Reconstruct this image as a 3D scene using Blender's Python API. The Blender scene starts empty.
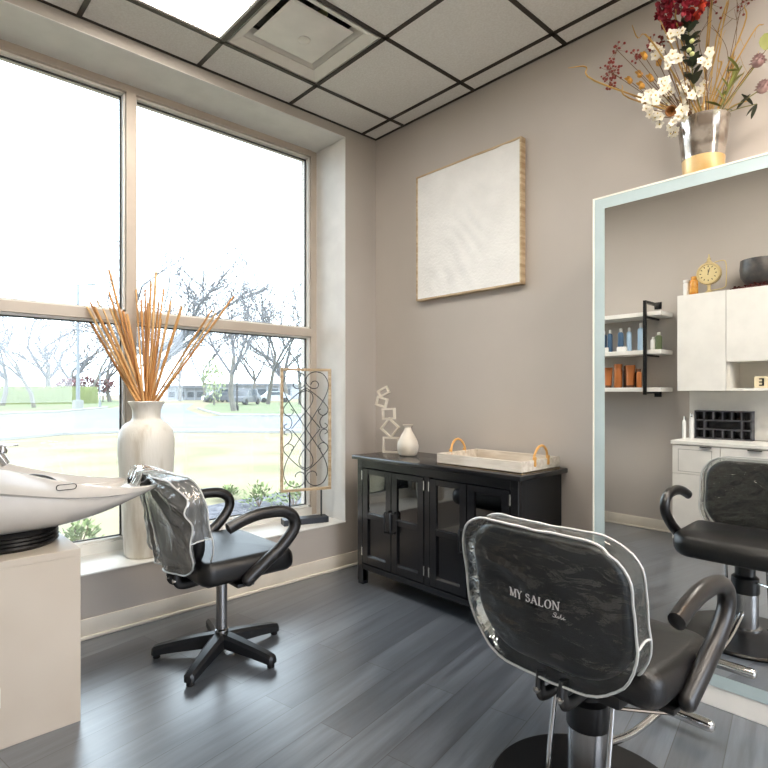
import bpy, bmesh, math, random
from mathutils import Vector, Matrix, noise
PI = math.pi
S = bpy.context.scene
C = S.collection
rnd = random.Random(7)
SKY, EXPOSURE, LAMP, WARM = 5.4, 0.65, 19.5, 12.0

# ------------------------------------------------------------------ view helpers (measuring only)
FPX, UX, VH, YAW = 553.0, 384.0, 392.19, math.radians(47.266)
CAM = Vector((3.019, -2.707, 1.222))
FW = Vector((-math.sin(YAW), math.cos(YAW), 0)); RT = Vector((math.cos(YAW), math.sin(YAW), 0))
def ray(u, v):
    d = FW + RT * ((u - UX) / FPX); d.z = (VH - v) / FPX; return d
def att(u, v, t): return CAM + ray(u, v) * t
def atx(u, v, x): d = ray(u, v); return CAM + d * ((x - CAM.x) / d.x)
def aty(u, v, y): d = ray(u, v); return CAM + d * ((y - CAM.y) / d.y)
def atz(u, v, z): d = ray(u, v); return CAM + d * ((z - CAM.z) / d.z)

# ------------------------------------------------------------------ materials
def lin(c):
    if isinstance(c, str):
        c = [int(c[i:i + 2], 16) / 255 for i in (0, 2, 4)]
        c = [x / 12.92 if x <= .04045 else ((x + .055) / 1.055) ** 2.4 for x in c]
    return (c[0], c[1], c[2], 1)
def mat(name, col, rough=.5, metal=0, col2=None, nscale=8, ndet=4, bump=0, bscale=40, spec=.5, coat=0, trans=0, stretch=None, alpha=None, sheen=0, lo=.35, hi=.65):
    m = bpy.data.materials.new(name); m.use_nodes = True
    nt = m.node_tree; N = nt.nodes; L = nt.links; b = N['Principled BSDF']
    b.inputs['Base Color'].default_value = lin(col); b.inputs['Roughness'].default_value = rough
    b.inputs['Metallic'].default_value = metal; b.inputs['Specular IOR Level'].default_value = spec
    b.inputs['Coat Weight'].default_value = coat; b.inputs['Transmission Weight'].default_value = trans
    tc = N.new('ShaderNodeTexCoord'); mp = N.new('ShaderNodeMapping'); L.new(tc.outputs['Object'], mp.inputs[0])
    if stretch: mp.inputs['Scale'].default_value = stretch
    nz = N.new('ShaderNodeTexNoise'); nz.inputs['Scale'].default_value = nscale; nz.inputs['Detail'].default_value = ndet
    L.new(mp.outputs[0], nz.inputs['Vector'])
    r = N.new('ShaderNodeValToRGB'); r.color_ramp.elements[0].position = lo; r.color_ramp.elements[1].position = hi
    c1 = lin(col); c2 = lin(col2) if col2 else tuple(min(1, x * .93) for x in c1[:3]) + (1,)
    r.color_ramp.elements[0].color = c1; r.color_ramp.elements[1].color = c2
    L.new(nz.outputs[0], r.inputs[0]); L.new(r.outputs[0], b.inputs['Base Color'])
    if bump:
        n2 = N.new('ShaderNodeTexNoise'); n2.inputs['Scale'].default_value = bscale; n2.inputs['Detail'].default_value = 3
        L.new(mp.outputs[0], n2.inputs['Vector'])
        bp = N.new('ShaderNodeBump'); bp.inputs['Strength'].default_value = bump; bp.inputs['Distance'].default_value = .01
        L.new(n2.outputs[0], bp.inputs['Height']); L.new(bp.outputs[0], b.inputs['Normal'])
    return m
def film(name, tint, gloss_min, rough, bump=0, bscale=12, gcol='ffffff', stretch=(1, 1, 1), milky=0, dist=.03):
    """clear sheet: transparent with a fresnel gloss on top, optionally milky"""
    m = bpy.data.materials.new(name); m.use_nodes = True
    nt = m.node_tree; N = nt.nodes; L = nt.links; N.remove(N['Principled BSDF'])
    out = N['Material Output']
    tr = N.new('ShaderNodeBsdfTransparent'); tr.inputs[0].default_value = lin(tint)
    gl = N.new('ShaderNodeBsdfGlossy'); gl.inputs['Roughness'].default_value = rough; gl.inputs[0].default_value = lin(gcol)
    fr = N.new('ShaderNodeFresnel'); fr.inputs[0].default_value = 1.45
    mx = N.new('ShaderNodeMixShader')
    ad = N.new('ShaderNodeMath'); ad.operation = 'ADD'; ad.use_clamp = True; ad.inputs[1].default_value = gloss_min
    L.new(fr.outputs[0], ad.inputs[0]); L.new(ad.outputs[0], mx.inputs[0]); L.new(gl.outputs[0], mx.inputs[2])
    if milky:
        df = N.new('ShaderNodeBsdfDiffuse'); df.inputs[0].default_value = (.85, .88, .88, 1)
        tl = N.new('ShaderNodeBsdfTranslucent'); tl.inputs[0].default_value = (.85, .88, .88, 1)
        m1 = N.new('ShaderNodeMixShader'); m1.inputs[0].default_value = .5; L.new(df.outputs[0], m1.inputs[1]); L.new(tl.outputs[0], m1.inputs[2])
        m2 = N.new('ShaderNodeMixShader'); m2.inputs[0].default_value = milky; L.new(tr.outputs[0], m2.inputs[1]); L.new(m1.outputs[0], m2.inputs[2])
        L.new(m2.outputs[0], mx.inputs[1])
    else: L.new(tr.outputs[0], mx.inputs[1])
    if bump:
        tc = N.new('ShaderNodeTexCoord'); mp = N.new('ShaderNodeMapping'); mp.inputs['Scale'].default_value = stretch
        L.new(tc.outputs['Object'], mp.inputs[0])
        nz = N.new('ShaderNodeTexNoise'); nz.inputs['Scale'].default_value = bscale; nz.inputs['Detail'].default_value = 3; nz.inputs['Distortion'].default_value = 1.2
        L.new(mp.outputs[0], nz.inputs['Vector'])
        bp = N.new('ShaderNodeBump'); bp.inputs['Strength'].default_value = bump; bp.inputs['Distance'].default_value = dist
        L.new(nz.outputs[0], bp.inputs['Height'])
        L.new(bp.outputs[0], gl.inputs['Normal'])
    L.new(mx.outputs[0], out.inputs['Surface'])
    return m
def emis(name, col, s):
    m = bpy.data.materials.new(name); m.use_nodes = True; b = m.node_tree.nodes['Principled BSDF']
    b.inputs['Base Color'].default_value = lin(col); b.inputs['Emission Color'].default_value = lin(col); b.inputs['Emission Strength'].default_value = s
    return m

def floor_mat():
    m = bpy.data.materials.new('wood_plank_floor'); m.use_nodes = True
    nt = m.node_tree; N = nt.nodes; L = nt.links; b = N['Principled BSDF']
    tc = N.new('ShaderNodeTexCoord'); mp = N.new('ShaderNodeMapping'); mp.inputs['Rotation'].default_value = (0, 0, -math.radians(100.5))
    L.new(tc.outputs['Object'], mp.inputs[0])
    br = N.new('ShaderNodeTexBrick'); br.inputs['Scale'].default_value = 1; br.inputs['Brick Width'].default_value = 1.25
    br.inputs['Row Height'].default_value = .152; br.inputs['Mortar Size'].default_value = .0016; br.inputs['Mortar Smooth'].default_value = .2
    br.offset = .37; br.inputs['Color1'].default_value = (0, 0, 0, 1); br.inputs['Color2'].default_value = (1, 1, 1, 1); br.inputs['Mortar'].default_value = (.5, .5, .5, 1)
    L.new(mp.outputs[0], br.inputs['Vector'])
    # grain stretched along each plank, shifted per plank
    m2 = N.new('ShaderNodeMapping'); m2.inputs['Scale'].default_value = (1.6, 22, 1); L.new(mp.outputs[0], m2.inputs[0])
    ad = N.new('ShaderNodeVectorMath'); ad.operation = 'ADD'
    sc = N.new('ShaderNodeVectorMath'); sc.operation = 'SCALE'; sc.inputs['Scale'].default_value = 13
    L.new(br.outputs['Color'], sc.inputs[0]); L.new(m2.outputs[0], ad.inputs[0]); L.new(sc.outputs[0], ad.inputs[1])
    nz = N.new('ShaderNodeTexNoise'); nz.inputs['Scale'].default_value = 1; nz.inputs['Detail'].default_value = 7; nz.inputs['Roughness'].default_value = .65
    L.new(ad.outputs[0], nz.inputs['Vector'])
    r1 = N.new('ShaderNodeValToRGB'); e = r1.color_ramp.elements; e[0].position = .3; e[0].color = lin('3a4048'); e[1].position = .72; e[1].color = lin('6b737d')
    L.new(nz.outputs[0], r1.inputs[0])
    r2 = N.new('ShaderNodeValToRGB'); e = r2.color_ramp.elements; e[0].position = 0; e[0].color = (.62, .62, .64, 1); e[1].position = 1; e[1].color = (1.25, 1.25, 1.24, 1)
    L.new(br.outputs['Color'], r2.inputs[0])
    mu = N.new('ShaderNodeMixRGB'); mu.blend_type = 'MULTIPLY'; mu.inputs[0].default_value = 1; L.new(r1.outputs[0], mu.inputs[1]); L.new(r2.outputs[0], mu.inputs[2])
    mo = N.new('ShaderNodeMixRGB'); mo.inputs[2].default_value = (.012, .012, .014, 1); L.new(br.outputs['Fac'], mo.inputs[0]); L.new(mu.outputs[0], mo.inputs[1])
    L.new(mo.outputs[0], b.inputs['Base Color'])
    rr = N.new('ShaderNodeMapRange'); rr.inputs[1].default_value = .3; rr.inputs[2].default_value = .7; rr.inputs[3].default_value = .31; rr.inputs[4].default_value = .42
    L.new(nz.outputs[0], rr.inputs[0]); L.new(rr.outputs[0], b.inputs['Roughness'])
    b.inputs['Specular IOR Level'].default_value = .9; b.inputs['Coat Weight'].default_value = .9; b.inputs['Coat Roughness'].default_value = .3; b.inputs['Coat IOR'].default_value = 1.65
    bp = N.new('ShaderNodeBump'); bp.inputs['Strength'].default_value = .08; bp.inputs['Distance'].default_value = .003
    L.new(nz.outputs[0], bp.inputs['Height']); L.new(bp.outputs[0], b.inputs['Normal'])
    return m

M = {}
M['wall'] = mat('greige_wall_paint', 'b9b2ab', .7, col2='b4ada6', nscale=1.5, bump=.05, bscale=220, spec=.3)
M['floor'] = floor_mat()
M['tile'] = mat('ceiling_tile', 'e6e5e2', .85, col2='dddbd7', nscale=90, bump=.35, bscale=160, spec=.2)
M['grid'] = mat('bronze_grid', '3a342f', .35, .6)
M['base'] = mat('baseboard_paint', 'e0d8ca', .5)
M['sill'] = mat('sill_white', 'efeeea', .35, col2='e6e6e2', nscale=3)
M['wframe'] = mat('window_frame_beige', 'c2b6a9', .4, .1)
M['wwhite'] = mat('window_bead_white', 'e8e6e0', .4)
M['gasket'] = mat('window_gasket', '30302f', .5)
M['glass'] = film('window_glass', 'f4f8f7', .0, .0, milky=.035)  # slight milkiness stands in for the glare veiling the view
M['white'] = mat('white_laminate', 'e9e7e2', .35)
M['offwhite'] = mat('offwhite', 'e6e3dc', .4); M['reveal'] = mat('reveal_daylit', 'e6e5e2', .55)
M['cream'] = mat('cream_laminate', 'cfc5b8', .4, col2='c9beb0', nscale=3, ndet=2)
M['bowl'] = mat('bowl_ceramic', 'd8d3cd', .16, coat=.6)
M['rubber'] = mat('black_rubber', '0b0b0d', .35)
M['chrome'] = mat('chrome', 'd6d6d6', .08, 1)
M['steel'] = mat('brushed_steel', 'a9a9aa', .26, 1, stretch=(40, 40, 1), nscale=3)
M['black_vinyl'] = mat('black_vinyl', '0d0d0f', .36, bump=.12, bscale=260, spec=.55)
M['arm'] = mat('arm_plastic', '191717', .3, bump=.05, bscale=300, spec=.6)
M['blackmetal'] = mat('black_metal', '141416', .35, .3)
M['starbase'] = mat('star_base_plastic', '191b1f', .34)
M['cover'] = film('clear_vinyl', 'e2e6e6', .035, .05, bump=.5, bscale=14, stretch=(.8, .8, 2), dist=.012)
M['cover_soft'] = film('frosted_vinyl', 'eef4f4', .13, .11, bump=.4, bscale=14, stretch=(2, 2, .6), milky=.2, dist=.015)
M['piping'] = mat('white_piping', 'c9cccc', .35)
M['print'] = mat('white_print', 'dcdcdc', .5)
M['cab_black'] = mat('black_cabinet_paint', '121317', .2, spec=.6)
M['cab_in'] = mat('cabinet_inside', '101114', .5)
M['cab_glass'] = film('cabinet_glass', '8d9092', .1, .01)
M['silver'] = mat('silver_metal', 'c9c7c2', .25, 1)
M['ledge'] = mat('pale_wood', 'cdb898', .5, col2='a98f6d', nscale=4, stretch=(1, 1, 12))
M['ceramic'] = mat('cream_ceramic', 'e4ded3', .35, col2='cfc6b6', nscale=5)
M['vase'] = mat('weathered_white_glaze', 'e6e2d9', .38, col2='b9ad98', nscale=5, stretch=(3, 3, .5), bump=.2, bscale=40, lo=.5, hi=.8)
M['bamboo'] = mat('bamboo', 'd6a264', .45, col2='b87c42', nscale=5, stretch=(1, 1, .3))
M['bamboo2'] = mat('bamboo_pale', 'e8c490', .45, col2='d4a062', nscale=5)
M['iron'] = mat('dark_iron', '33363c', .4, .5)
M['canvas'] = mat('white_plaster_canvas', 'e7e6e4', .7, col2='e0dfdd', nscale=6, bump=.35, bscale=70)
M['frost'] = mat('frosted_mirror_border', 'b2c3c6', .35)
M['rim'] = mat('pale_rim', 'f0eee2', .3)
M['mirror'] = mat('mirror_silver', (.93, .94, .93), .0, 1, col2=(.93, .94, .93))
M['woodblock'] = mat('cream_wood', 'ddcfb0', .5)
M['rope'] = mat('honey_bamboo', 'd9a55c', .35)
M['traywood'] = mat('whitewashed_wood', 'ddd6cb', .6, col2='c6bcae', nscale=6, stretch=(1, 8, 8))

# ------------------------------------------------------------------ mesh building
class MB:
    def __init__(s): s.v = []; s.f = []
    def add(s, v, f):
        n = len(s.v); s.v += [tuple(p) for p in v]; s.f += [tuple(i + n for i in q) for q in f]; return s
    def bm(s, b, M4=None):
        b.verts.ensure_lookup_table(); b.verts.index_update()
        vs = [(M4 @ v.co if M4 else v.co) for v in b.verts]
        s.add(vs, [[v.index for v in f.verts] for f in b.faces]); b.free(); return s
    def box(s, lo, hi, bev=0, seg=2, M4=None):
        b = bmesh.new(); bmesh.ops.create_cube(b, size=1)
        for v in b.verts:
            v.co = Vector([(lo[i] + hi[i]) / 2 + v.co[i] * (hi[i] - lo[i]) for i in range(3)])
        if bev:
            bmesh.ops.bevel(b, geom=b.edges[:], offset=bev, segments=seg, affect='EDGES', profile=.5)
        return s.bm(b, M4)
    def tube(s, pts, r, seg=10, closed=False, cap=True, sx=1):
        pts = [Vector(p) for p in pts]; n = len(pts)
        rs = r if isinstance(r, (list, tuple)) else [r] * n
        T = []
        for i in range(n):
            a = pts[(i - 1) % n] if closed or i else pts[0]; b = pts[(i + 1) % n] if closed or i < n - 1 else pts[-1]
            t = (b - a); T.append(t.normalized() if t.length > 1e-9 else Vector((0, 0, 1)))
        up = Vector((0, 0, 1)) if abs(T[0].z) < .9 else Vector((1, 0, 0))
        nrm = (up - T[0] * up.dot(T[0])).normalized(); v = []; f = []
        for i in range(n):
            nrm = (nrm - T[i] * nrm.dot(T[i])); nrm = nrm.normalized() if nrm.length > 1e-6 else T[i].orthogonal().normalized()
            bn = T[i].cross(nrm)
            for k in range(seg):
                a = 2 * PI * k / seg; v.append(pts[i] + (nrm * math.cos(a) + bn * math.sin(a) * sx) * rs[i])
        m = n if closed else n - 1
        for i in range(m):
            for k in range(seg):
                a = i * seg + k; b2 = i * seg + (k + 1) % seg; c = ((i + 1) % n) * seg + (k + 1) % seg; d = ((i + 1) % n) * seg + k
                f.append((a, b2, c, d))
        if cap and not closed: f.append(tuple(range(seg))[::-1]); f.append(tuple((n - 1) * seg + k for k in range(seg)))
        return s.add(v, f)
    def lathe(s, prof, seg=32, c=(0, 0, 0), cap=True, M4=None):
        v = []; f = []
        for r, z in prof:
            for k in range(seg):
                a = 2 * PI * k / seg; p = Vector((c[0] + r * math.cos(a), c[1] + r * math.sin(a), c[2] + z)); v.append(M4 @ p if M4 else p)
        for i in range(len(prof) - 1):
            for k in range(seg): f.append((i * seg + k, i * seg + (k + 1) % seg, (i + 1) * seg + (k + 1) % seg, (i + 1) * seg + k))
        if cap:
            if prof[0][0] > 1e-5: f.append(tuple(range(seg))[::-1])
            if prof[-1][0] > 1e-5: f.append(tuple((len(prof) - 1) * seg + k for k in range(seg)))
        return s.add(v, f)
    def loft(s, rings, closed=True, capa=True, capb=True):
        n = len(rings[0]); v = [p for r in rings for p in r]; f = []
        for i in range(len(rings) - 1):
            for k in range(n if closed else n - 1):
                f.append((i * n + k, i * n + (k + 1) % n, (i + 1) * n + (k + 1) % n, (i + 1) * n + k))
        if closed and capa: f.append(tuple(range(n))[::-1])
        if closed and capb: f.append(tuple((len(rings) - 1) * n + k for k in range(n)))
        return s.add(v, f)
    def prism(s, poly, fn, a, b):
        """poly 2-D points; fn(x, y, d) -> 3-D, extruded from depth a to b"""
        return s.loft([[fn(x, y, a) for x, y in poly], [fn(x, y, b) for x, y in poly]])
    def blob(s, c, r, sub=2, amp=.2, fr=2, sq=(1, 1, 1), seed=0):
        b = bmesh.new(); bmesh.ops.create_icosphere(b, subdivisions=sub, radius=1)
        for v in b.verts:
            d = v.co.normalized(); k = 1 + amp * noise.noise(d * fr + Vector((seed, seed * 1.7, 0)))
            v.co = Vector((c[0] + d.x * r * k * sq[0], c[1] + d.y * r * k * sq[1], c[2] + d.z * r * k * sq[2]))
        return s.bm(b)

def obj(name, mb, m, parent=None, smooth=40, loc=None, fix=True):
    me = bpy.data.meshes.new(name)
    me.from_pydata([tuple(p) for p in mb.v], [], mb.f); me.update()
    if fix:
        b = bmesh.new(); b.from_mesh(me); bmesh.ops.recalc_face_normals(b, faces=b.faces[:]); b.to_mesh(me); b.free()
    if smooth:
        me.shade_smooth() if hasattr(me, 'shade_smooth') else None
        try: me.set_sharp_from_angle(angle=math.radians(smooth))
        except Exception: pass
    me.materials.append(m if not isinstance(m, str) else M[m])
    o = bpy.data.objects.new(name, me); C.objects.link(o)
    if parent: o.parent = parent
    if loc: o.location = loc
    return o
def tag(o, label, cat, group=None, kind=None):
    o['label'] = label; o['category'] = cat
    if group: o['group'] = group
    if kind: o['kind'] = kind
    return o
def thing(name, label, cat, loc=(0, 0, 0), rz=0, group=None):
    o = bpy.data.objects.new(name, None); C.objects.link(o); o.location = loc; o.rotation_euler = (0, 0, rz); o.empty_display_size = .05
    return tag(o, label, cat, group)
def struct(name, mb, m, parent=None, smooth=30):
    o = obj(name, mb, m, parent, smooth)
    if not parent: o['kind'] = 'structure'
    return o
def copy_tree(o, parent=None):
    c = o.copy(); C.objects.link(c); c.parent = parent
    for ch in list(o.children): copy_tree(ch, c)
    return c
def cr(pts, n=6, closed=False):
    """Catmull-Rom through points"""
    P = [Vector(p) for p in pts]; m = len(P); out = []
    for i in range(m if closed else m - 1):
        p0 = P[(i - 1) % m] if closed or i > 0 else P[0] * 2 - P[1]; p1 = P[i]; p2 = P[(i + 1) % m]; p3 = P[(i + 2) % m] if closed or i < m - 2 else P[-1] * 2 - P[-2]
        for k in range(n):
            t = k / n
            out.append(.5 * ((2 * p1) + (p2 - p0) * t + (2 * p0 - 5 * p1 + 4 * p2 - p3) * t * t + (3 * p1 - p0 - 3 * p2 + p3) * t ** 3))
    if not closed: out.append(P[-1])
    return out
def rrect(w, h, r, n=6):
    """rounded rectangle outline, r = one radius or 4 (tr, tl, bl, br)"""
    rs = r if isinstance(r, (list, tuple)) else [r] * 4; out = []
    for i, (sx, sy) in enumerate(((1, 1), (-1, 1), (-1, -1), (1, -1))):
        q = rs[i]; cx, cy = sx * (w / 2 - q), sy * (h / 2 - q)
        for k in range(n + 1):
            a = PI / 2 * i + PI / 2 * k / n; out.append((cx + q * math.cos(a), cy + q * math.sin(a)))
    return out
def pad(mb, outline_fn, thick, edge, fn, dome=0, n=5):
    """soft slab: outline_fn(inset) -> 2-D ring; thickness along third axis; fn(x, y, d) -> 3-D"""
    rings = []
    def ring(ins, d): return [fn(x, y, d) for x, y in outline_fn(ins)]
    for k in range(n + 1):
        a = PI / 2 * (1 - k / n); rings.append(ring(edge * (1 - math.cos(a)) + 0 if False else edge * (1 - math.cos(a)), -thick / 2 + edge * (1 - math.sin(a))))
    rings2 = []
    for k in range(n + 1):
        a = PI / 2 * k / n; rings2.append(ring(edge * (1 - math.cos(a)), thick / 2 - edge * (1 - math.sin(a))))
    dm = []
    for k, s in enumerate((.25, .5, .75, .95)):
        dm.append((s, dome * math.sin(s * PI / 2)))
    base = outline_fn(edge)
    top = [[fn(x * (1 - s), y * (1 - s), thick / 2 + z) for x, y in base] for s, z in dm]
    bot = [[fn(x * (1 - s), y * (1 - s), -thick / 2 - z * .4) for x, y in base] for s, z in dm][::-1]
    mb.loft(bot + rings + rings2[0:] + top)
    return mb

# ================================================================== ROOM
H = 3.069; XR = 6.6; YF = -3.01
struct('floor', MB().box((-.5, YF - .15, -.12), (XR + .15, .15, 0)), 'floor', smooth=0)
struct('wall_back', MB().box((0, 0, 0), (XR, .15, H + .25)), 'wall', smooth=0)
struct('wall_rear', MB().box((0, YF - .15, 0), (XR, YF, H + .25)), 'wall', smooth=0)
wr = MB()                                         # unseen far side, with openings added to let more daylight in
wr.box((XR, YF - .15, 0), (XR + .15, .15, .3)); wr.box((XR, YF - .15, 2.75), (XR + .15, .15, H + .25))
for a, b in ((YF - .15, YF + .2), (-1.55, -1.45), (-.2, .15)): wr.box((XR, a, .3), (XR + .15, b, 2.75))
struct('wall_right', wr, 'wall', smooth=0)
GL, JR, JL = -.52, -.283, -2.86                  # outer face, recess sides
wl = MB()
wl.box((GL, YF - .15, 0), (0, .15, .312))                       # under the sill
wl.box((GL, YF - .15, 3.005), (0, .15, H + .25))                # header
wl.box((GL, JR, .312), (0, .15, 3.005)); wl.box((GL, YF - .15, .312), (0, JL, 3.005))
struct('wall_left', wl, 'wall', smooth=0)
struct('trim_1', MB().box((-.385, JL, .312), (.004, JR, .32), bev=.002), 'sill')      # window sill board
def baseb(name, lo, hi, nx, ny):
    mb = MB(); mb.box(lo, hi, bev=.003)
    a, b = list(lo), list(hi); b[2] = .017
    if nx: b[0] += .011 * nx if nx > 0 else 0; a[0] += .011 * nx if nx < 0 else 0
    if ny: b[1] += .011 * ny if ny > 0 else 0; a[1] += .011 * ny if ny < 0 else 0
    mb.box(a, b, bev=.004); struct(name, mb, 'base')
baseb('baseboard_left', (0, YF, 0), (.012, 0, .099), 1, 0)
baseb('baseboard_back', (.012, -.012, 0), (XR, 0, .099), 0, -1)
baseb('baseboard_rear', (.012, YF, 0), (XR, YF + .012, .099), 0, 1)
baseb('baseboard_right', (XR - .012, YF + .012, 0), (XR, -.012, .099), -1, 0)

# ---- ceiling: lay-in tiles on a dark grid
GX, GY, TS = .298, -.137, .6096
xs = [0] + [GX + TS * i for i in range(11) if GX + TS * i < XR] + [XR]
ys = [0] + [GY - TS * j for j in range(6) if GY - TS * j > YF] + [YF]
LIGHTS = [(0, 3), (3, 3), (6, 3), (9, 3), (4, 2), (7, 2)]   # cells (i, j): x from GX+TS*i, y from GY-TS*(j-1)
VENT = (0, 2)
ce = MB()
for a in range(len(xs) - 1):
    for b in range(len(ys) - 1):
        i, j = a - 1, b
        if (i, j) == VENT or (i, j) in LIGHTS: continue
        x0, x1, y1, y0 = xs[a], xs[a + 1], ys[b], ys[b + 1]
        ce.box((x0 + .003, y0 + .003, H), (x1 - .003, y1 - .003, H + .02))
ce.box((0, YF, H + .22), (XR, 0, H + .24))
struct('ceiling', ce, 'tile', smooth=0)
gr = MB()
for x in xs[1:-1]: gr.box((x - .012, YF, H - .004), (x + .012, 0, H + .001))
for y in ys[1:-1]: gr.box((0, y - .012, H - .004), (XR, y + .012, H + .001))
gr.box((0, YF, H - .004), (.016, 0, H + .001)); gr.box((0, -.016, H - .004), (XR, 0, H + .001))
gr.box((XR - .016, YF, H - .004), (XR, 0, H + .001)); gr.box((0, YF, H - .004), (XR, YF + .016, H + .001))
for x in xs[1:-1]: gr.box((x - .003, YF, H), (x + .003, 0, H + .04))
for y in ys[1:-1]: gr.box((0, y - .003, H), (XR, y + .003, H + .04))
struct('trim_2', gr, 'grid', smooth=0)

M['diffuser'] = emis('light_diffuser', 'fff6ea', LAMP)
for k, (i, j) in enumerate(LIGHTS):
    cx, cy = GX + TS * (i + .5), GY - TS * (j - .5)
    if k == 0: lb = 'glowing square ceiling light panel beside the air vent over the window'
    else: lb = 'added square ceiling light panel, out of view, brightening the room'  # only the first panel is seen; these are added as fill light
    t = thing('ceiling_light', lb, 'ceiling light', (cx, cy, H), 0, 'ceiling light panels')
    f = MB(); h = TS / 2 - .004
    for a, b in (((-h, -h), (h, -h + .022)), ((-h, h - .022), (h, h)), ((-h, -h + .022), (-h + .022, h - .022)), ((h - .022, -h + .022), (h, h - .022))):
        f.box((a[0], a[1], .001), (b[0], b[1], .03))
    obj('frame', f, 'offwhite', t, smooth=0)
    obj('diffuser', MB().box((-h + .022, -h + .022, .006), (h - .022, h - .022, .012)), 'diffuser', t, smooth=0)

# ---- air vent
def sq(hw, z, c=(0, 0)): return [(c[0] - hw, c[1] - hw, z), (c[0] + hw, c[1] - hw, z), (c[0] + hw, c[1] + hw, z), (c[0] - hw, c[1] + hw, z)]
cx, cy = GX + TS * .5, GY - TS * 1.5
v = thing('ceiling_vent', 'white square air vent with a plain centre plate in the ceiling', 'air vent', (cx, cy, H))
obj('frame', MB().loft([sq(.298, .002), sq(.298, .012), sq(.285, .004), sq(.235, .03), sq(.235, .06), sq(.225, .06), sq(.225, .026), sq(.28, .0)], capa=False, capb=False), 'offwhite', v, smooth=20)
obj('louver', MB().loft([sq(.232, .034), sq(.20, .075), sq(.192, .075), sq(.222, .03)], capa=False, capb=False), 'offwhite', v, smooth=20)
cp = MB().loft([sq(.180, .038), sq(.188, .032), sq(.178, .026), sq(.14, .019), sq(.05, .016)])
obj('centre_plate', cp, 'white', v, smooth=15)
obj('knob', MB().lathe([(.0, -.004), (.02, -.004), (.034, .002), (.036, .02)], 24, (-.02, .02, .012)), 'offwhite', v)
M['duct'] = mat('dark_duct', '4b4b45', .5, .4)
obj('duct', MB().loft([sq(.235, .062), sq(.235, .18)], capa=False, capb=True).box((-.2, -.2, .1), (-.05, -.1, .14)), 'duct', v, smooth=0)
M['strap_green'] = mat('duct_tag', 'a8aa72', .6)
for k in range(3):
    obj('damper_blade', MB().box((-.17, -.10 + k * .085, .058), (.17, -.092 + k * .085, .1), M4=Matrix.Rotation(.25, 4, 'Z')), 'duct' if k != 1 else 'strap_green', v, smooth=0)

struct('trim_4', MB().box((-.34, JR - .004, .32), (-.0005, JR - .0005, 3.0045)), 'reveal', smooth=0)      # off-white over the returns: bright window light put into their colour
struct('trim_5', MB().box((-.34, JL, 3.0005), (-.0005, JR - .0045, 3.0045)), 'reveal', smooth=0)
# ---- window: two tall bays, each with an upper and a lower pane
XF, XG = -.335, -.405                            # frame face, glass plane
wf = MB(); Z0, Z1 = .32, 3.005
mull = [(-1.632, -1.578), (-2.80, -2.746)]
wf.box((-.47, JR - .05, Z0), (XF - .006, JR, Z1 - .005)); wf.box((-.47, JL, Z0), (XF, JL + .05, Z1))
wf.box((-.47, JL + .05, Z1 - .045), (XF, JR - .05, Z1));
wf.box((-.47, mull[0][0], Z0 + .055), (XF, mull[0][1], Z1 - .045))
bays = [(mull[0][1], JR - .05), (JL + .05, mull[0][0])]
for a, b in bays: wf.box((-.47, a, 1.632), (XF, b, 1.688))
w = struct('window_1', wf, 'wframe', smooth=0)
obj('bottom_rail', MB().box((-.47, JL + .05, Z0), (XF, JR - .05, Z0 + .055)), 'wwhite', w, smooth=0)
bead = MB(); gk = MB(); 
for a, b in bays:
    for z0, z1 in ((Z0 + .055, 1.632), (1.688, Z1 - .045)):
        for lo, hi in (((a, z0), (a + .012, z1)), ((b - .012, z0), (b, z1)), ((a, z0), (b, z0 + .014)), ((a, z1 - .012), (b, z1))):
            bead.box((XG + .012, lo[0], lo[1]), (XG + .045, hi[0], hi[1]))
            gk.box((XG - .004, lo[0] - .0, lo[1]), (XG + .012, hi[0], hi[1] + .0), 0)
        g = obj('pane', MB().box((XG - .006, a + .006, z0 + .006), (XG - .0, b - .006, z1 - .006)), 'glass', w, smooth=0)
obj('glazing_bead', bead, 'wwhite', w, smooth=0)
gk2 = MB()
for a, b in bays:
    for z0, z1 in ((Z0 + .055, 1.632), (1.688, Z1 - .045)):
        for lo, hi in (((a, z0), (a + .019, z1)), ((b - .019, z0), (b, z1)), ((a, z0), (b, z0 + .02)), ((a, z1 - .019), (b, z1))):
            gk2.box((XG + .001, lo[0], lo[1]), (XG + .0115, hi[0], hi[1]))
obj('gasket', gk2, 'gasket', w, smooth=0)

# ================================================================== FURNITURE
# ---- black glazed cabinet
CX0, CX1, CYF = .30, 1.50, -.42
cab = thing('sideboard', 'black wooden sideboard with glazed doors against the wall', 'sideboard', (.90, -.22, 0))
def rel(o, mb):                                   # shift a world-space mesh into its thing's frame
    l = o.location; mb.v = [(p[0] - l.x, p[1] - l.y, p[2] - l.z) for p in mb.v]; return mb
def part(t, name, mb, m, smooth=40): return obj(name, rel(t, mb), m, t, smooth)
b = MB()
P0 = .045
b.box((CX0, CYF, .10), (CX0 + .02, -.02, .795)); b.box((CX1 - .02, CYF, .10), (CX1, -.02, .795))
b.box((CX0 + .02, -.035, .10), (CX1 - .02, -.02, .795)); b.box((CX0 + .02, CYF + .03, .10), (CX1 - .02, -.02, .125)); b.box((CX0 + .02, CYF + .03, .775), (CX1 - .02, -.02, .795))
b.box((CX0 + .02, CYF + .05, .435), (CX1 - .02, -.035, .452)); b.box((.885, CYF + .03, .125), (.915, -.035, .775))
part(cab, 'body', b, 'cab_in', 0)
b = MB()                                          # face frame
b.box((CX0 - .002, CYF - .004, .02), (CX0 + P0, CYF + .03, .795), .003); b.box((CX1 - P0, CYF - .004, .02), (CX1 + .002, CYF + .03, .795), .003)
b.box((CX0 + P0, CYF - .002, .745), (CX1 - P0, CYF + .028, .795), .002); b.box((CX0 + P0, CYF - .004, .10), (CX1 - P0, CYF + .03, .135), .003)
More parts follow.
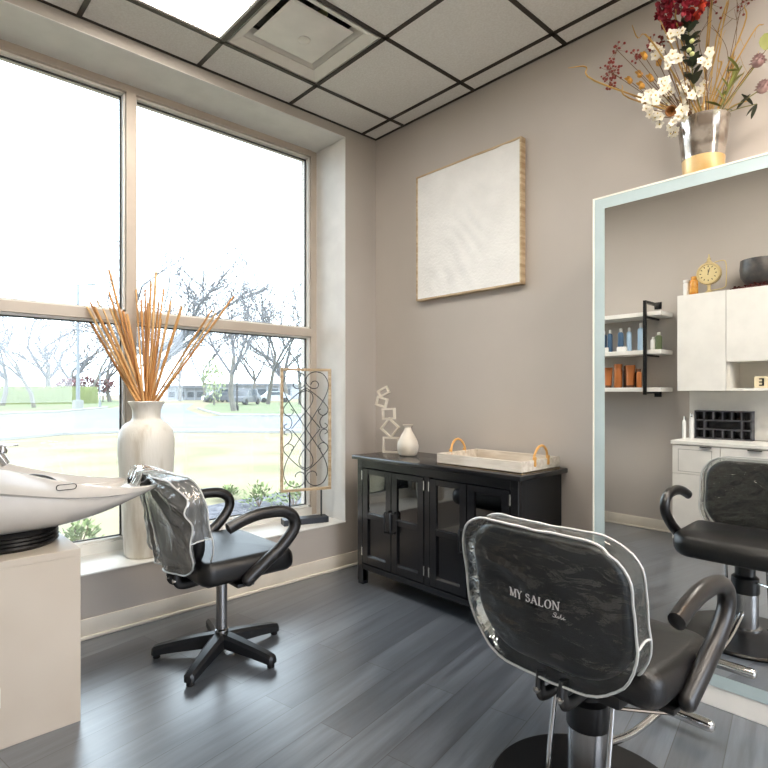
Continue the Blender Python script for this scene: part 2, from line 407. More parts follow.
b.box((.88, CYF - .002, .135), (.92, CYF + .028, .745), .002); b.box((CX0 + P0, CYF - .008, .127), (CX1 - P0, CYF, .136), .002)
part(cab, 'face_frame', b, 'cab_black', 0)
part(cab, 'top_board', MB().box((CX0 - .032, CYF - .03, .795), (CX1 + .03, -.004, .82), .005), 'cab_black')
for x in (CX0, CX1 - .045):
    for y in (CYF, -.065): part(cab, 'leg', MB().box((x, y, 0), (x + .045, y + .045, .10), .002), 'cab_black', 0)
def glass_door(x0, x1, hinge, pull):
    st = .046; z0, z1, zm = .142, .740, .443
    f = MB(); yb, yf = CYF + .016, CYF - .006
    f.box((x0, yf, z0), (x0 + st, yb, z1), .0015, 1); f.box((x1 - st, yf, z0), (x1, yb, z1), .0015, 1)
    for a, c in ((z0, z0 + st), (zm - .016, zm + .016), (z1 - st * .75, z1)): f.box((x0 + st, yf + .0005, a), (x1 - st, yb, c), .0015, 1)
    f.box((x0 + st, yf + .014, z0 + st), (x1 - st, yb - .003, zm - .016))
    for za in (z0 + st, zm + .016): f.loft([[(x0 + st, yf + .001, za), (x1 - st, yf + .001, za), (x1 - st, yf + .013, za + .011), (x0 + st, yf + .013, za + .011)], [(x0 + st, yf + .001, za - .003), (x1 - st, yf + .001, za - .003), (x1 - st, yf + .012, za - .003), (x0 + st, yf + .012, za - .003)]])
    d = part(cab, 'door', f, 'cab_black', 0)
    g = MB().box((x0 + st, CYF + .004, zm + .016), (x1 - st, CYF + .008, z1 - st * .75)); l = cab.location
    g.v = [(p[0] - l.x, p[1] - l.y, p[2] - l.z) for p in g.v]; obj('glass_pane', g, 'cab_glass', d, 0)
    hx = x0 - .006 if hinge < 0 else x1 + .006
    for z in (.215, .695):
        q = MB().box((hx - .004, yf - .003, z - .027), (hx + .004, yf + .004, z + .027), .001); q.v = [(p[0] - l.x, p[1] - l.y, p[2] - l.z) for p in q.v]; obj('hinge', q, 'silver', d, 0)
    if pull:
        q = MB().tube([(pull, yf, .50), (pull, yf - .026, .50), (pull, yf - .03, .49), (pull, yf - .03, .39), (pull, yf - .026, .38), (pull, yf, .38)], .0055, 8)
        q.v = [(p[0] - l.x, p[1] - l.y, p[2] - l.z) for p in q.v]; obj('handle', q, 'blackmetal', d)
glass_door(.350, .608, -1, .585); glass_door(.614, .875, 1, .636)
glass_door(.925, 1.183, -1, 1.160); glass_door(1.189, 1.450, 1, 1.211)

# ---- stacked-squares sculpture
def yz_sq(mb, cx, cz, w, h, ang, wall, y0, y1, base):
    """square ring standing upright, facing the room"""
    def q(w, h): return [(-w / 2, -h / 2), (w / 2, -h / 2), (w / 2, h / 2), (-w / 2, h / 2)]
    ca, sa = math.cos(ang), math.sin(ang)
    def R(p, y):
        x, z = p[0] * ca - p[1] * sa, p[0] * sa + p[1] * ca
        return base @ Vector((cx + x, y, cz + z))
    o, i = q(w, h), q(w - 2 * wall, h - 2 * wall)
    mb.loft([[R(p, y0) for p in o], [R(p, y1) for p in o], [R(p, y1) for p in i], [R(p, y0) for p in i], [R(p, y0) for p in o]], capa=False, capb=False)
sc_ = thing('sculpture', 'cream sculpture of five square frames stacked askew on the sideboard', 'sculpture', (.375, -.20, .82), math.radians(24))
I = Matrix.Identity(4)
px = .0068
spec = [(0, 8, 17, 15.6, 0), (-1.2, 24.5, 14.6, 14.6, 50), (-2.5, 38.2, 13.6, 11, 3), (-10, 49.6, 11.6, 9.4, -16), (-8, 59.6, 11.5, 7.6, 28)]
for cx_, cz_, w_, h_, a_ in spec:
    q = MB(); yz_sq(q, cx_ * px, cz_ * px - .0, w_ * px, h_ * px, math.radians(a_), .0115, -.011, .011, I)
    obj('square_frame', q, 'ceramic', sc_, 0)
# ---- small white bottle vase
vb = obj('bottle_vase', MB().lathe([(.0, 0), (.048, 0), (.058, .006), (.068, .04), (.070, .062), (.064, .088), (.045, .125), (.026, .158), (.021, .175), (.023, .184), (.033, .192), (.034, .196), (.026, .194), (.018, .17), (.0, .15)], 20), 'ceramic', None, 25, (.535, -.205, .82))
tag(vb, 'small cream faceted bottle vase beside the stacked squares', 'vase')
# ---- tray
tr = thing('tray', 'whitewashed wooden tray with honey-coloured loop handles on the sideboard', 'tray', (1.226, -.216, .82))
hx, hy, hh, th = .275, .178, .062, .011
b = MB().box((-hx, -hy, 0), (hx, hy, .01)); obj('tray_bottom', b, 'ledge', tr, 0)
for nm, lo, hi in (('side', (-hx, -hy, .0), (hx, -hy + th, hh)), ('side', (-hx, hy - th, .0), (hx, hy, hh)), ('side', (-hx, -hy + th, 0), (-hx + th, hy - th, hh)), ('side', (hx - th, -hy + th, 0), (hx, hy - th, hh))):
    obj(nm, MB().box((lo[0], lo[1], lo[2] + .0005), hi, .0015), 'traywood', tr, 0)
for s in (-1, 1):
    X = s * (hx - th / 2)
    q = MB(); arc = cr([(X, -.062, .045), (X, -.062, .075), (X + .003 * s, -.048, .105), (X + .004 * s, -.018, .128), (X + .004 * s, .018, .128), (X + .003 * s, .048, .105), (X, .062, .075), (X, .062, .045)], 5)
    q.tube(arc, [.0062 + .0012 * (k % 6 == 0) for k in range(len(arc))], 8); h_ = obj('handle', q, 'rope', tr)
    for yy in (-.062, .062):
        obj('binding', MB().lathe([(.0, -.028), (.008, -.028), (.0095, -.02), (.0085, 0), (.0105, .012), (.009, .02), (.0, .022)], 12, (X + s * .004, yy, .058)), 'rope', h_)

# ---- picture
pc = thing('wall_art', 'square white textured canvas in a pale wood frame on the wall', 'picture', (.86, 0, 2.243))
w2, h2, dp = .407, .413, .042
b = MB()
for i in range(1):
    n = 60; rings = []
    for j in range(n + 1):
        row = []
        for k in range(n + 1):
            x = -w2 + .01 + (2 * w2 - .02) * k / n; z = -h2 + .01 + (2 * h2 - .02) * j / n
            d = math.hypot(x + .45, z + .50); g = math.exp(-((x - z * .4 - .05) / .16) ** 2)
            e = .0040 * math.sin(70 * d + 5 * noise.noise(Vector((x * 4, z * 4, 0)))) * g +   .0014 * noise.noise(Vector((x * 14, z * 14, 3)))
            row.append((x, -dp + .004 + e, z))
        rings.append(row)
    b.loft(rings, closed=False)
obj('canvas', b, 'canvas', pc, 60, fix=False)
b = MB()
b.box((-w2, -dp - .002, -h2), (-w2 + .010, -.001, h2)); b.box((w2 - .010, -dp - .002, -h2), (w2, -.001, h2))
b.box((-w2 + .01, -dp - .002, h2 - .010), (w2 - .01, -.001, h2)); b.box((-w2 + .01, -dp - .002, -h2), (w2 - .01, -.001, -h2 + .010))
obj('frame', b, 'ledge', pc, 0)

# ---- salon mirror station
MX0, MX1, MY, MZ = 1.828, 3.03, -.312, 2.089
ms = thing('salon_mirror', 'tall salon mirror station with a frosted edge and white plinth', 'mirror', ((MX0 + MX1) / 2, -.155, 0))
part(ms, 'body', MB().box((MX0 + .004, MY + .012, .082), (MX1 - .004, -.002, MZ - .004)), 'white', 0)
part(ms, 'plinth', MB().box((MX0 + .01, MY + .003, 0), (MX1 - .01, -.012, .081), .002), 'white', 0)
bw = .048
b = MB(); y0, y1 = MY, MY + .012
b.box((MX0, y0, .082), (MX0 + bw, y1, MZ)); b.box((MX1 - bw, y0, .082), (MX1, y1, MZ)); b.box((MX0 + bw, y0, MZ - bw), (MX1 - bw, y1, MZ)); b.box((MX0 + bw, y0, .082), (MX1 - bw, y1, .082 + bw))
part(ms, 'frosted_border', b, 'frost', 0)
b = MB()
b.box((MX0 - .007, y0 - .002, .082), (MX0, y1, MZ + .007)); b.box((MX1, y0 - .002, .082), (MX1 + .007, y1, MZ + .007)); b.box((MX0, y0 - .002, MZ), (MX1, y1, MZ + .007))
part(ms, 'rim', b, 'rim', 0)
part(ms, 'mirror_glass', MB().box((MX0 + bw, y0, .082 + bw), (MX1 - bw, y1, MZ - bw)), 'mirror', 0)

# ---- shampoo cabinet and bowl
sb = thing('shampoo_cabinet', 'cream laminate cabinet carrying the shampoo bowl', 'cabinet', (.43, -2.41, 0))
part(sb, 'top_panel', MB().box((.12, -2.68, .616), (.7427, -2.14, .642), .0015), 'cream', 0)
part(sb, 'front_panel', MB().box((.722, -2.68, .0), (.7425, -2.14, .6155), .001), 'cream', 0)
part(sb, 'side_panel', MB().box((.12, -2.161, .0), (.7215, -2.141, .6155)), 'cream', 0)
part(sb, 'side_panel', MB().box((.12, -2.68, .0), (.7215, -2.66, .6155)), 'cream', 0)
part(sb, 'back_panel', MB().box((.12, -2.659, .0), (.14, -2.162, .6155)), 'cream', 0)

BX = .50
prof = [  # y, half width, rim z, band height, bottom z
    (-1.800, .105, .828, .008, .814), (-1.83, .140, .830, .012, .806), (-1.90, .172, .834, .020, .778), (-2.0, .196, .845, .034, .738), (-2.1, .208, .866, .05, .710), (-2.2, .215, .894, .066, .696),
    (-2.3, .218, .928, .082, .690), (-2.4, .218, .962, .096, .690), (-2.5, .208, .990, .105, .694), (-2.58, .185, 1.003, .11, .71), (-2.64, .140, 1.008, .11, .74), (-2.67, .07, 1.01, .11, .78)]
def bowl_sec(p, inner):
    y, w_, z, bh, zb = p; o = .012 if inner else 0
    if inner: w_ = max(.03, w_ - .014); zb = min(z - .01, zb + .02)
    r = []
    n = 20
    if not inner:
        side = [(w_, z), (w_ + .004, z - bh * .2), (w_ + .004, z - bh * .9), (w_ - .006, z - bh)]
    else: side = [(w_, z), (w_, z - bh * .2), (w_ - .002, z - bh * .9), (w_ - .006, z - bh)]
    for x, zz in side: r.append((BX + x, y, max(zz, zb + .004)))
    w1 = side[-1][0]; zt = max(side[-1][1], zb + .004)
    for k in range(1, n):
        a = PI * k / n; r.append((BX + w1 * math.copysign(abs(math.cos(a)) ** .8, math.cos(a)), y, zt - (zt - zb) * math.sin(a) ** .75))
    for x, zz in side[::-1]: r.append((BX - x, y, max(zz, zb + .004)))
    return r
def bowl_prof():
    out = []
    for i in range(len(prof) - 1):
        for k in range(3):
            t = k / 3; p0 = prof[max(i - 1, 0)]; p1 = prof[i]; p2 = prof[i + 1]; p3 = prof[min(i + 2, len(prof) - 1)]
            out.append(tuple(.5 * (2 * b_ + (c_ - a_) * t + (2 * a_ - 5 * b_ + 4 * c_ - d_) * t * t + (3 * b_ - a_ - 3 * c_ + d_) * t ** 3) for a_, b_, c_, d_ in zip(p0, p1, p2, p3)))
    out.append(prof[-1]); return out
BP = bowl_prof()
bo = MB(); A_ = [bowl_sec(p, False) for p in BP]; B_ = [bowl_sec(p, True) for p in BP]
n = len(A_[0])
bo.loft(A_, closed=False); bo.loft(B_, closed=False)
for s in (0, n - 1): bo.loft([[A_[i][s] for i in range(len(A_))], [B_[i][s] for i in range(len(A_))]], closed=False)
for e in (0, len(A_) - 1): bo.loft([A_[e], B_[e]], closed=False)
bw_ = thing('shampoo_bowl', 'glossy pale salon shampoo bowl on the cream cabinet by the window', 'shampoo bowl', (BX, -2.33, .642))
part(bw_, 'basin', bo, 'bowl', 35)
g = MB(); g.lathe([(.150, 0), (.155, .006)] + [(.158 + .006 * (k % 2), .006 + .007 * k) for k in range(1, 8)] + [(.150, .066), (.0, .066)], 40, (BX, -2.325, .642)); part(bw_, 'rubber_base', g, 'rubber')
badge = atx(66.5, 487, BX + .222)
q = MB(); q.tube([(badge.x, badge.y + a, badge.z + c) for a, c in rrect(.066, .020, .0095, 5)], .0016, 6, closed=True); part(bw_, 'badge', q, 'blackmetal')
q = MB(); q.tube(cr([(BX - .09, -1.86, .822), (BX - .05, -1.815, .835), (BX, -1.80, .832), (BX + .05, -1.815, .835), (BX + .09, -1.86, .822)], 6), .017, 10); part(bw_, 'neck_rest', q, 'rubber')
fa = atx(5, 455, BX + .08)
q = MB(); q.tube(cr([(BX + .06, -2.47, .86), (BX + .06, -2.47, .985), (BX + .06, -2.44, 1.02), (BX + .06, -2.38, 1.005), (BX + .06, -2.345, .955)], 6), .016, 12)
fc = part(bw_, 'faucet', q, 'chrome')
for sx, zz in ((.0, 1.01), (.07, .96), (-.07, .96)):
    hq = MB().lathe([(.0, -.012), (.016, -.012), (.018, 0), (.012, .012), (.0, .014)], 14, (BX + .08 + sx, -2.36 - abs(sx), zz)); hq.box((BX + .07 + sx, -2.37 - abs(sx), zz + .012), (BX + .09 + sx, -2.31 - abs(sx), zz + .02), .002)
    part(bw_, 'tap_handle', hq, 'chrome')
q = MB(); q.tube(cr([(BX + .10, -2.42, .80), (BX + .10, -2.36, .88), (BX + .10, -2.28, .905), (BX + .10, -2.20, .88), (BX + .10, -2.14, .80)], 6), .011, 10); part(bw_, 'spray_hose', q, 'rubber')

# ---- tall vase with bamboo
VX, VY = -.150, -1.585
tv = obj('floor_vase', MB().lathe([(.0, .004), (.105, .0), (.115, .012), (.118, .06), (.125, .25), (.140, .45), (.147, .56), (.147, .64), (.138, .69), (.115, .725), (.082, .745), (.074, .76), (.074, .80), (.085, .83), (.098, .848), (.094, .853), (.080, .83), (.066, .80), (.066, .755), (.09, .70), (.12, .60), (.10, .2), (.0, .02)], 48), 'vase', None, 50, (VX, VY, .32))
tag(tv, 'tall weathered white vase of bamboo sticks standing on the window sill', 'vase')
tops = [(87, 307), (85, 313), (90, 302), (97, 300), (109, 270), (109, 292), (110, 308), (123, 311), (127, 314), (136, 290), (145, 289), (151, 281), (156, 272), (164, 288), (161, 319), (171, 301), (182, 306), (212, 310), (216, 313), (234, 296), (148, 303), (103, 309), (159, 301), (94, 306), (99, 314), (141, 300)]
r2 = random.Random(3)
for k, (u, v_) in enumerate(tops):
    tp = att(u, v_, 3.07 + r2.uniform(-.10, .16)); f = (u - 147) / 90
    ax = RT * (f * -.045) + FW * r2.uniform(-.04, .04)
    bt = Vector((VX, VY, .52)) + ax
    md = Vector((VX, VY, 1.17)) + RT * (f * .055) + FW * r2.uniform(-.035, .035)
    # the stick runs straight from its top through the mouth down to the vase wall
    d = (md - tp).normalized(); ln = .42 if k % 2 else .36
    L_ = (md - tp).length + ln * .8
    # keep its foot inside the vase body
    foot = md + d * ln
    off = Vector((foot.x - VX, foot.y - VY, 0))
    if off.length > .085: foot -= off * (1 - .085 / off.length)
    d2 = (md - foot).normalized()
    r_ = r2.uniform(.0052, .0085)
    pts = [foot.lerp(md, t) for t in (0, .5, 1)] + [md.lerp(tp, t) for t in (.25, .5, .75, 1)]
    o = obj('bamboo_stick', MB().tube([p - foot for p in pts], [r_] * 6 + [r_ * .85], 7), 'bamboo' if k % 3 else 'bamboo2', None, 60, foot)
    tag(o, 'thin brown bamboo stick fanning out of the tall white vase', 'stick', 'bamboo sticks in the tall white vase')

# ---- scroll screen on the sill
SA = math.radians(18); scn = thing('scroll_screen', 'wood framed panel of black iron scrollwork standing on the window sill', 'decorative screen', (-.15, -.512, .32), PI / 2 - SA)
# local x along the panel (towards the corner = +x), local y = away from the room
W_, ZB, ZT = .180, .222, 1.066
b = MB(); fb = .018
b.box((-W_, -.011, ZB), (-W_ + fb, .011, ZT)); b.box((W_ - fb, -.011, ZB), (W_, .011, ZT)); b.box((-W_ + fb, -.011, ZT - fb), (W_ - fb, .011, ZT)); b.box((-W_ + fb, -.011, ZB), (W_ - fb, .011, ZB + fb))
obj('frame', b, 'ledge', scn, 0)
obj('base', MB().box((-.165, -.045, 0), (.150, .045, .040), .002), 'iron', scn, 0)
for x in (-.115, .110): obj('leg', MB().tube([(x, 0, .038), (x, 0, ZB + .004)], .006, 8), 'iron', scn)
def Q(x, y): return ((x - 285) / 115 * (W_ - fb), 0, ZT - fb - (y - 108) / (712 - 108) * (ZT - ZB - 2 * fb))
strands = [
    [(262, 178), (252, 163), (234, 160), (222, 175), (228, 193), (250, 198), (274, 185), (286, 160), (276, 130), (242, 112), (200, 122), (174, 160), (174, 205), (200, 265), (240, 330), (285, 405), (330, 475), (366, 535), (390, 590), (396, 640), (376, 685), (340, 703), (304, 692), (286, 660), (296, 636), (318, 626), (336, 636), (340, 652)],
    [(285, 195), (240, 228), (196, 268), (174, 300), (178, 326), (196, 338), (216, 330), (222, 314), (210, 304)],
    [(178, 326), (206, 348), (215, 375), (204, 402), (184, 404), (176, 390), (190, 378)],
    [(285, 625), (240, 590), (196, 545), (174, 515), (178, 492), (198, 480), (218, 490), (222, 505), (210, 514)],
    [(178, 492), (206, 466), (215, 438), (204, 414), (184, 412), (176, 426), (190, 436)],
    [(285, 208), (258, 222), (250, 250), (262, 285), (290, 320), (320, 358), (358, 404)],
    [(285, 612), (258, 596), (250, 568), (262, 532), (290, 495), (320, 455), (358, 408)]]
for st_ in strands:
    for mir in (1, -1):
        pts = cr([Q(285 + (x - 285) * mir, y) for x, y in st_], 5)
        obj('scroll', MB().tube([(p[0], .003 * mir, p[2]) for p in pts], .0032, 5), 'iron', scn)

# ================================================================== CHAIRS (local frame: origin on the floor under the column, facing +y)
def seat_map(z0):
    def f(x, y, d):
        fr = max(0, (y - .10) / .15)
        return (x, y, z0 + d - .018 * fr * fr - .012 * (1 - (x / .25) ** 2) * (1 if d > 0 else 0) * .5)
    return f
def back_xyz(x, z, d, puff=0):
    """x across, z up from the pad's centre (.66), d towards the rear"""
    return (x, -.205 - (z + .2) * .17 - d + .42 * x * x, .657 + z)
def chair_top(t, seat_z=.415, sy=.02, sd=.475):
    obj('seat', pad(MB(), lambda i: [(x, y + sy) for x, y in rrect(.555 - 2 * i, sd - 2 * i, [max(.01, q - i) for q in (.10, .10, .06, .06)], 7)], .105, .042, seat_map(seat_z), .012), 'black_vinyl', t, 60)
    obj('backrest', pad(MB(), lambda i: rrect(.475 - 2 * i, .375 - 2 * i, [max(.01, q - i) for q in (.10, .10, .15, .15)], 8), .054, .025, lambda x, z, d: back_xyz(x, z, d), .004), 'black_vinyl', t, 60)
    obj('seat_shell', MB().box((-.13, -.15, seat_z - .085), (.17, .17, seat_z - .045), .012), 'rubber', t)
    for s in (-1, 1):
        p = cr([(s * .284, -.038, .405), (s * .290, .0, .436), (s * .298, .065, .485), (s * .303, .135, .535), (s * .310, .195, .605), (s * .311, .192, .660), (s * .309, .135, .694), (s * .306, .03, .698), (s * .302, -.05, .682), (s * .298, -.118, .656)], 6)
        m = len(p); r = []
        for i in range(m):
            q = i / (m - 1); k = .0285 - .003 * q
            if i == 0: k *= .55
            if i == 1: k *= .86
            r.append(k)
        p2 = p + [p[-1] + (p[-1] - p[-2]).normalized() * .006]
        obj('armrest', MB().tube(p2, r + [.012], 14, sx=.86), 'arm', t, 50)
        obj('arm_bracket', MB().box((s * .16 if s > 0 else -.27, -.06, .385), (.27 if s > 0 else s * .16, .02, .402), .004), 'rubber', t)
        obj('back_bracket', MB().tube(cr([(s * .035 + .02, -.10, .385), (s * .035 + .02, -.20, .382), (s * .035 + .02, -.232, .405), (s * .035 + .02, -.226, .455)], 5), .02, 10, sx=.5), 'rubber', t)
        obj('bolt', MB().lathe([(0, -.008), (.009, -.008), (.009, .002), (0, .004)], 10, (0, 0, 0), M4=Matrix.Translation((s * .035 + .02, -.250, .408)) @ Matrix.Rotation(PI / 2, 4, 'X')), 'silver', t)

def strokes(word, x0, z0, hgt, fn, mb, gap=.22):
    """upright serif capitals drawn as thick and thin strokes; fn(x, z, d) -> 3-D"""
    def bar(x1, z1, x2, z2, w1, w2=None):
        w2 = w2 or w1
        P = [(x1 - w1 / 2, z1), (x1 + w1 / 2, z1), (x2 + w2 / 2, z2), (x2 - w2 / 2, z2)]
        mb.loft([[fn(x0 + cur + a * hgt, z0 + b_ * hgt, .0003) for a, b_ in P], [fn(x0 + cur + a * hgt, z0 + b_ * hgt, .0016) for a, b_ in P]])
    def serif(x, z, w=.26): bar(x - w / 2, z, x + w / 2, z, .001); P = [(x - w / 2, z - .03), (x + w / 2, z - .03), (x + w / 2, z + .03), (x - w / 2, z + .03)]; mb.loft([[fn(x0 + cur + a * hgt, z0 + b_ * hgt, .0003) for a, b_ in P], [fn(x0 + cur + a * hgt, z0 + b_ * hgt, .0016) for a, b_ in P]])
    def oval(cx, cz, rx, rz, thin, thick, a0=0, a1=2 * PI, n=22):
        for k in range(n):
            q = [a0 + (a1 - a0) * (k + e) / n for e in (0, 1)]
            P = []
            for a in q: P.append((cx + rx * math.cos(a), cz + rz * math.sin(a)))
            for a in q[::-1]:
                w = thin + (thick - thin) * abs(math.cos(a)); P.append((cx + (rx - w) * math.cos(a), cz + (rz - thin) * math.sin(a)))
            mb.loft([[fn(x0 + cur + a * hgt, z0 + b_ * hgt, .0003) for a, b_ in P], [fn(x0 + cur + a * hgt, z0 + b_ * hgt, .0016) for a, b_ in P]])
    cur = 0; T, t_ = .17, .08
    for ch in word:
        if ch == 'M': bar(.1, 0, .1, 1, t_); bar(.12, 1, .46, 0, T); bar(.46, 0, .82, 1, t_); bar(.86, 0, .86, 1, T); [serif(x, z) for x, z in ((.1, 0), (.86, 0), (.06, 1), (.9, 1))]; w = 1.0
        elif ch == 'Y': bar(.08, 1, .42, .5, T); bar(.74, 1, .42, .5, t_); bar(.42, .5, .42, 0, T); [serif(x, z) for x, z in ((.42, 0), (.08, 1), (.76, 1))]; w = .84
        elif ch == 'A': bar(.40, 1, .10, 0, t_); bar(.40, 1, .72, 0, T); bar(.2, .33, .62, .33, .001); serif(.4, .34, .34); serif(.09, 0); serif(.73, 0); w = .84
        elif ch == 'L': bar(.14, 0, .14, 1, T); serif(.14, 1); bar(.1, .03, .62, .03, .001); serif(.36, .03, .6); bar(.64, 0, .64, .26, .06); w = .72
        elif ch == 'N': bar(.1, 0, .1, 1, t_); bar(.12, 1, .72, 0, T); bar(.74, 0, .74, 1, t_); [serif(x, z) for x, z in ((.1, 0), (.06, 1), (.76, 1))]; w = .88
        elif ch == 'O': oval(.44, .5, .42, .53, .07, T); w = .9
        elif ch == 'S':
            oval(.28, .75, .23, .27, .07, .13, .1 * PI, 1.5 * PI); oval(.30, .26, .25, .29, .07, .13, -.9 * PI, .5 * PI); bar(.49, .72, .50, 1.0, .05); bar(.06, 0, .06, .3, .05); w = .6
        elif ch == 'E': bar(.14, 0, .14, 1, T * 1.3); [bar(.14, z - .07, .14, z + .07, .2) or mb.loft([[fn(x0 + cur + a * hgt, z0 + b_ * hgt, d) for a, b_ in ((.14, z - .08), (.6, z - .08), (.6, z + .08), (.14, z + .08))] for d in (.0003, .0016)]) for z in (.08, .5, .92)]; w = .7
        else: w = .35
        cur += (w + gap * .45) * hgt
    return cur

def slipcover(t_loc, t_rz, name, label, m, soft=False, text=False):
    t = thing(name, label, 'chair cover', t_loc, t_rz)
    W0, H0, TH = .512, .418, .066
    def ridge(v): n_ = noise.noise(v); return max(0, 1 - abs(n_) * 4.5) ** 2
    def fn(x, z, d):
        e = max(0, min(1, (min(W0 / 2 - abs(x), H0 / 2 - abs(z))) / .03))            # folds fade in from the seam
        if soft:
            ax, az = x + .16, .235 - z; a = math.atan2(ax, max(az, .01)); r = math.hypot(ax, az)
            w = (math.sin(a * 17 + 2 * math.sin(5 * a)) * .013 * min(1, r / .25) + .004 * ridge(Vector((x * 14, z * 9, 1)))) * (1 if d > 0 else .3) + (.016 if d > 0 else 0)
        else:
            p, q = x * .88 + z * .48, -x * .48 + z * .88
            w = (.011 * ridge(Vector((p * 2.6, q * 7.5, 2.3 + d * 9))) + .007 * ridge(Vector((x * 3.5, z * 12, 7 + d * 9))) + .003 * noise.noise(Vector((x * 40, z * 40, 2)))) * e
            w += .004 * noise.noise(Vector((x * 9, z * 9, 4))) + (.008 if d > 0 else 0)
        p = back_xyz(x, z - .004, d); sg = 1 if d > 0 else -.6 if d < 0 else 0
        return (p[0] + .003 * noise.noise(Vector((z * 18, d * 30, x))), p[1] - w * sg, p[2] + .0025 * noise.noise(Vector((x * 18, d * 30, 9))))
    def ol(ins):
        b0 = rrect(W0, H0, [.11, .11, .16, .16], 9); b1 = rrect(W0 - 2 * ins, H0 - 2 * ins, [max(.004, q - ins) for q in (.11, .11, .16, .16)], 9); out = []
        for i in range(len(b0)):
            p, q = b0[i], b0[(i + 1) % len(b0)]; m_ = max(1, int(math.hypot(q[0] - p[0], q[1] - p[1]) / .011)); p, q = b1[i], b1[(i + 1) % len(b1)]
            for k in range(m_): out.append((p[0] + (q[0] - p[0]) * k / m_, p[1] + (q[1] - p[1]) * k / m_))
        return out
    mb = MB(); ins = [.004 + .0085 * k for k in range(24)]
    rings = [[fn(x, z, -TH / 2) for x, z in ol(i)] for i in ins[::-1]]
    side = [[fn(x, z, TH * (k / 6 - .5)) for x, z in ol(0)] for k in range(7)]
    rear = [[fn(x, z, TH / 2) for x, z in ol(i)] for i in ins]
    mb.loft(rings + side + rear, capa=True, capb=True)
    if soft:                                     # the front of this cover stops at the strap
        nr = len(side[0]); lim = len(rings) + len(side) - 1
        def low(f): return max(i for i in f) < nr * lim and sum(mb.v[i][2] for i in f) / len(f) < .615
        mb.f = [f for f in mb.f if not low(f)]
    sh = obj('sheet', mb, m, t, 75)
    for d in (-TH / 2, TH / 2):
        o = obj('piping', MB().tube([fn(x, z, d) for x, z in ol(-.001)], .0036, 7, closed=True), 'piping', t)
    obj('piping', MB().tube([fn(W0 / 2 + .001, -.04 + .004 * math.sin(k), TH * (k / 5 - .5)) for k in range(6)], .003, 6), 'piping', t)
    if text:
        lt = MB()
        fr = lambda x, z, d: (lambda p: (p[0], p[1] - d - .0045, p[2]))(fn(x, z, TH / 2))
        Wt = strokes('MY SALON', -.077, .006, .0225, fr, lt)
        tiny = cr([(0, .3, 0), (.2, .1, 0), (.45, .15, 0), (.4, .5, 0), (.15, .75, 0), (.4, 1, 0), (.6, .85, 0), (.5, .3, 0), (.65, .1, 0), (.8, .4, 0), (.8, .1, 0), (1.0, .1, 0), (1.05, .5, 0), (1.1, .1, 0), (1.3, .4, 0), (1.45, 1, 0), (1.4, .1, 0), (1.6, .15, 0), (1.75, .35, 0), (1.9, .5, 0), (1.75, .4, 0), (1.8, .1, 0), (2.1, .25, 0)], 4)
        lt.tube([fr(-.077 + Wt * .86 + p.x * .017, -.015 + p.y * .013, .001) for p in tiny], .0007, 4)
        obj('lettering', lt, 'print', t, 0)
    return t

# styling chair in front of the mirror
SC = Vector((2.212, -1.125, 0)); SYAW = math.radians(-1.5)
sty = thing('styling_chair', 'black styling chair on a round base facing the tall mirror', 'chair', SC, SYAW)
chair_top(sty, .470, .045, .44)
obj('floor_disc', MB().lathe([(.0, 0), (.290, 0), (.293, .010), (.285, .018), (.12, .030), (.085, .04), (.07, .044), (.0, .044)], 64), 'blackmetal', sty)
obj('column', MB().lathe([(.0, .04), (.072, .04), (.072, .052), (.058, .058), (.058, .224), (.0, .224)], 40), 'steel', sty)
obj('collar', MB().lathe([(.0, .222), (.061, .222), (.063, .228), (.060, .298), (.045, .310), (.045, .39), (.0, .39)], 40), 'rubber', sty)
for s in (-1, 1):
    obj('chrome_rod', MB().tube(cr([(s * .09, -.02, .40), (s * .09, -.03, .30), (s * .092, -.06, .14), (s * .092, -.07, .05), (s * .085, -.06, .036)], 6), .0075, 10), 'chrome', sty)
obj('footrest_arm', MB().tube(cr([(0, .04, .13), (0, .10, .12), (0, .30, .075), (0, .555, .064)], 5), .013, 10), 'chrome', sty)
q = MB().lathe([(.0, -.19), (.010, -.19), (.019, -.183), (.021, -.17), (.021, .145), (.019, .158), (.010, .165), (.0, .165)], 16, M4=Matrix.Translation((.0, .555, .064)) @ Matrix.Rotation(PI / 2, 4, 'Y')); obj('footrest_bar', q, 'chrome', sty)
obj('pump_lever', MB().tube(cr([(.04, .02, .285), (.09, .05, .287), (.15, .09, .29), (.20, .12, .295)], 4), .006, 8), 'chrome', sty)
slipcover(SC, SYAW, 'chair_cover', 'clear plastic cover reading MY SALON over the back of the styling chair', 'cover', text=True)

